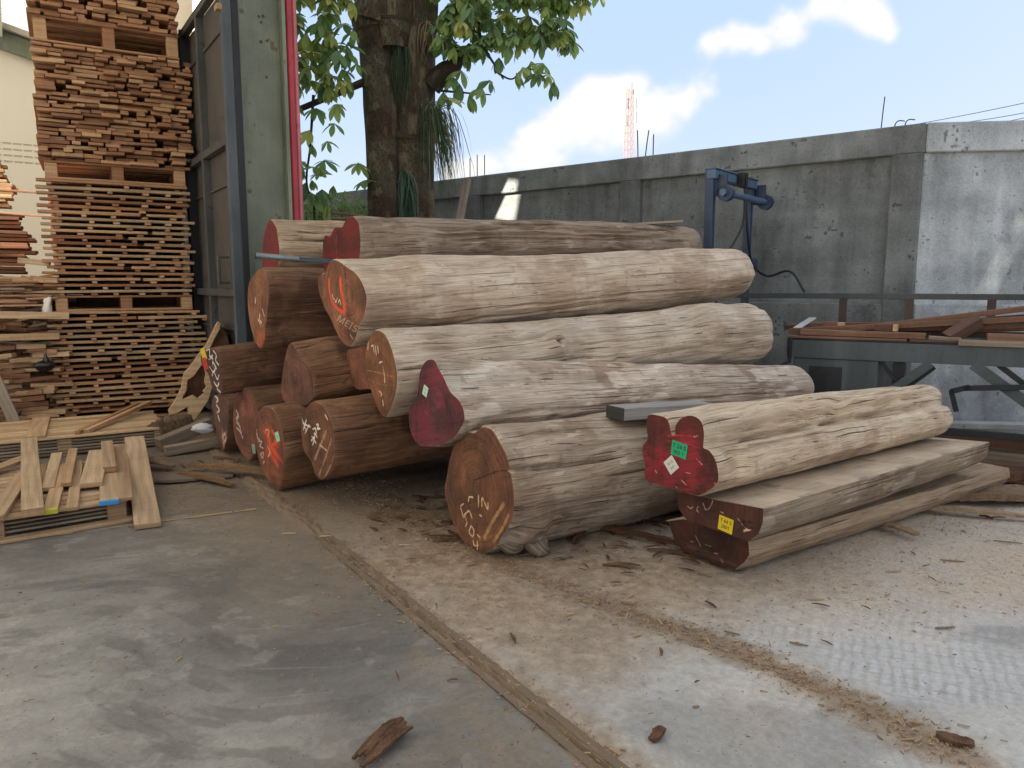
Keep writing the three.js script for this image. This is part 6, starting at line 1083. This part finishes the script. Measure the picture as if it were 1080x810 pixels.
    const v = 0.45 + 0.75 * r(); im.setColorAt(n, col.setRGB(v, v * (0.86 + 0.1 * r()), v * (0.75 + 0.1 * r()))); n++;
  }
  scene.add(im);
  // bark litter: flat torn flakes under and around the logs
  { const fl = rough(0.16, 0.035, 0.008, 14, 0.6), L = 330, bl = new THREE.InstancedMesh(fl, std(lin(0.62, 0.56, 0.5), { map: T.brown.map }), L); bl.name = 'bark_litter'; bl.castShadow = bl.receiveShadow = true; bl.userData = { kind: 'stuff', label: 'torn bark flakes and splinters littering the ground by the logs', category: 'bark litter' };
    for (let i = 0; i < L; i++) { const md = r(); let x, z; if (md < 0.3) { x = -0.9 + r() * 1.2; z = -5.3 + r() * 1.1; } else if (md < 0.62) { x = 0.1 + r() * 1.1; z = -5.0 + r() * 1.3; } else if (md < 0.82) { x = 2.5 + r() * 2.2; z = -5.7 + r() * 1.2; } else if (md < 0.94) { x = -2.9 + r() * 1.2; z = -6.3 + r() * 0.9; } else { x = -0.6 + r() * 3; z = -4.2 + r() * 1.6; }
      const s2 = (md > 0.94 ? 0.22 : 0.28) + (md > 0.94 ? 0.35 : 0.95) * r() * r(); mm.compose(V3(x, 0.008 + 0.01 * r(), z), new THREE.Quaternion().setFromEuler(new THREE.Euler((r() - 0.5) * 0.3, -0.5 + (r() + r() - 1) * 1.6, (r() - 0.5) * 0.12)), V3(s2 * (0.6 + r()), s2, s2 * (0.4 + 0.7 * r()))); bl.setMatrixAt(i, mm); const k = 0.6 + 0.7 * r(); bl.setColorAt(i, col.setRGB(k, k * 0.95, k * 0.88)); }
    scene.add(bl); }
  // on the pile
  plank('thin_plank', 'thin pale plank lying on the far end of the top log', 'plank', [0.95, 2.045, -7.15], [1.62, 2.10, -7.35], 0.14, 0.022, M.dull[2]);
  plank('grey_plank', 'short grey plank resting between the plum ended log and frontmost one', 'plank', [0.62, 0.735, -4.42], [1.26, 0.70, -4.83], 0.16, 0.075, M.greyPlank);
  { const gp = scene.children[scene.children.length - 1]; gp.geometry.computeBoundingBox(); part('dark_end', cbox(0.006, 0.0755, 0.1605, 0.002, [1, 1, 1]), std(lin(0.05, 0.05, 0.05), { map: T.sawn.map }), gp, [gp.geometry.boundingBox.min.x - 0.0015, 0, 0]); }
  const ib = thing('steel_section', 'end of a grey steel channel poking above the top log', 'steel channel', [0.85, 1.86, -8.15], -0.35);
  part('web', bx(0.9, 0.14, 0.012, 0.45, 0.07, 0), M.steel, ib); part('flange', bx(0.9, 0.012, 0.07, 0.45, 0.14, 0.03), M.galv, ib); part('end_plate', bx(0.03, 0.17, 0.09, 0, 0.085, 0.02), M.steelDark, ib);
  plank('bearer_block', 'short dark support under the long pile logs, in shade', 'bearer', [-0.35, 0.11, -5.50], [0.05, 0.11, -5.95], 0.12, 0.22, M.dark[3]);
  plank('bearer_block', 'second dark support under the striped log', 'bearer', [0.10, 0.10, -5.75], [0.45, 0.10, -6.25], 0.12, 0.20, M.dark[3]);
  const st = rngOf(77); for (const [label, a, b] of [['dark twig lying on the top log near the tree', [-1.45, 2.02, -6.1], [-0.55, 1.99, -6.35]], ['forked dark twig on the top log left end', [-1.42, 2.06, -6.0], [-0.95, 1.985, -6.15]], ['long thin stick along the crest of the top log', [-0.3, 1.995, -6.4], [0.45, 2.0, -6.85]]]) solo('twig', limb([a, [(a[0] + b[0]) / 2, (a[1] + b[1]) / 2 + 0.015, (a[2] + b[2]) / 2], b], [0.012, 0.010, 0.006], 8, 6, 0.2, 91), M.dark[3], label, 'twig');
  // hollow live-edged cutoff standing against the pile: pale sapwood outline round a dark torn middle
  const cp = (list) => list.map(([a, b]) => new THREE.Vector2((a - 170) * 0.001976, (565 - b) * 0.001976));
  const S = new THREE.Shape(cp([[290, 45], [300, 52], [298, 78], [272, 122], [250, 168], [238, 185], [232, 230], [228, 270], [245, 310], [247, 375], [225, 440], [165, 525], [130, 560], [118, 565], [135, 472], [130, 465], [70, 500], [45, 500], [40, 480], [75, 430], [105, 370], [120, 300], [160, 255], [185, 215], [230, 160]]));
  S.holes.push(new THREE.Path(cp([[205, 255], [180, 290], [165, 312], [132, 332], [127, 382], [104, 420], [110, 430], [155, 412], [175, 430], [214, 402], [205, 392], [222, 372], [214, 345], [222, 300], [214, 268]])));
  const hc = thing('live_edge_cutoff', 'pale zigzag edged hollow cutoff leaning at the left end of the pile', 'offcut', [-3.17, 0.10, -7.4], 0.38);
  part('sapwood_edge', new THREE.ExtrudeGeometry(S, { depth: 0.05, bevelEnabled: true, bevelSize: 0.005, bevelThickness: 0.005, bevelSegments: 1 }), M.tan[0], hc, [0, 0, 0]);
  const C = new THREE.Shape(cp([[285, 60], [335, 110], [335, 160], [250, 190], [240, 375], [160, 520], [120, 470], [70, 490], [110, 375], [125, 310], [190, 230]]));
  const cg2 = new THREE.ExtrudeGeometry(C, { depth: 0.4, bevelEnabled: false, steps: 10, curveSegments: 6 }), cpos = cg2.attributes.position; for (let i = 0; i < cpos.count; i++) { const n = fbm3(cpos.getX(i) * 9, cpos.getY(i) * 9, cpos.getZ(i) * 9, 3) - 0.5; cpos.setX(i, cpos.getX(i) + 0.06 * n); cpos.setZ(i, cpos.getZ(i) + 0.05 * n); } cg2.computeVertexNormals();
  part('bark_side', cg2, barkM, hc, [0.0, 0, -0.44]);
  plank('floor_timber', 'dark squared timber on the floor pointing at the pile from left', 'beam', [-3.19, 0.07, -6.60], [-2.86, 0.20, -6.95], 0.12, 0.10, M.dull[1]);
  plank('floor_timber', 'shorter dark timber under the squared one left of the pile', 'beam', [-3.05, 0.045, -6.42], [-2.70, 0.08, -6.70], 0.10, 0.08, M.dull[0]);
  bark('rough bark block on the floor between stack and pile', -3.25, 0.12, -6.95, 0.45, 0.24, 0.2, 0.3, 61, std(lin(0.30, 0.22, 0.15), { map: T.pale.map, bumpMap: T.pale.bump, bumpScale: 0.03 }), 0.3);
  const rag = solo('white_rag', new THREE.SphereGeometry(0.07, 18, 12), std(lin(0.55, 0.55, 0.57)), 'crumpled whitish plastic scrap under the hollow cutoff', 'plastic scrap'), rp = rag.geometry.attributes.position; for (let i = 0; i < rp.count; i++) { const k = 0.55 + 0.9 * fbm3(rp.getX(i) * 30, rp.getY(i) * 30, rp.getZ(i) * 30, 3); rp.setXYZ(i, rp.getX(i) * k * 1.4, rp.getY(i) * k * 0.6, rp.getZ(i) * k); } rag.geometry.computeVertexNormals(); rag.position.set(-2.80, 0.21, -6.65);
}

renderer.render(scene, camera);
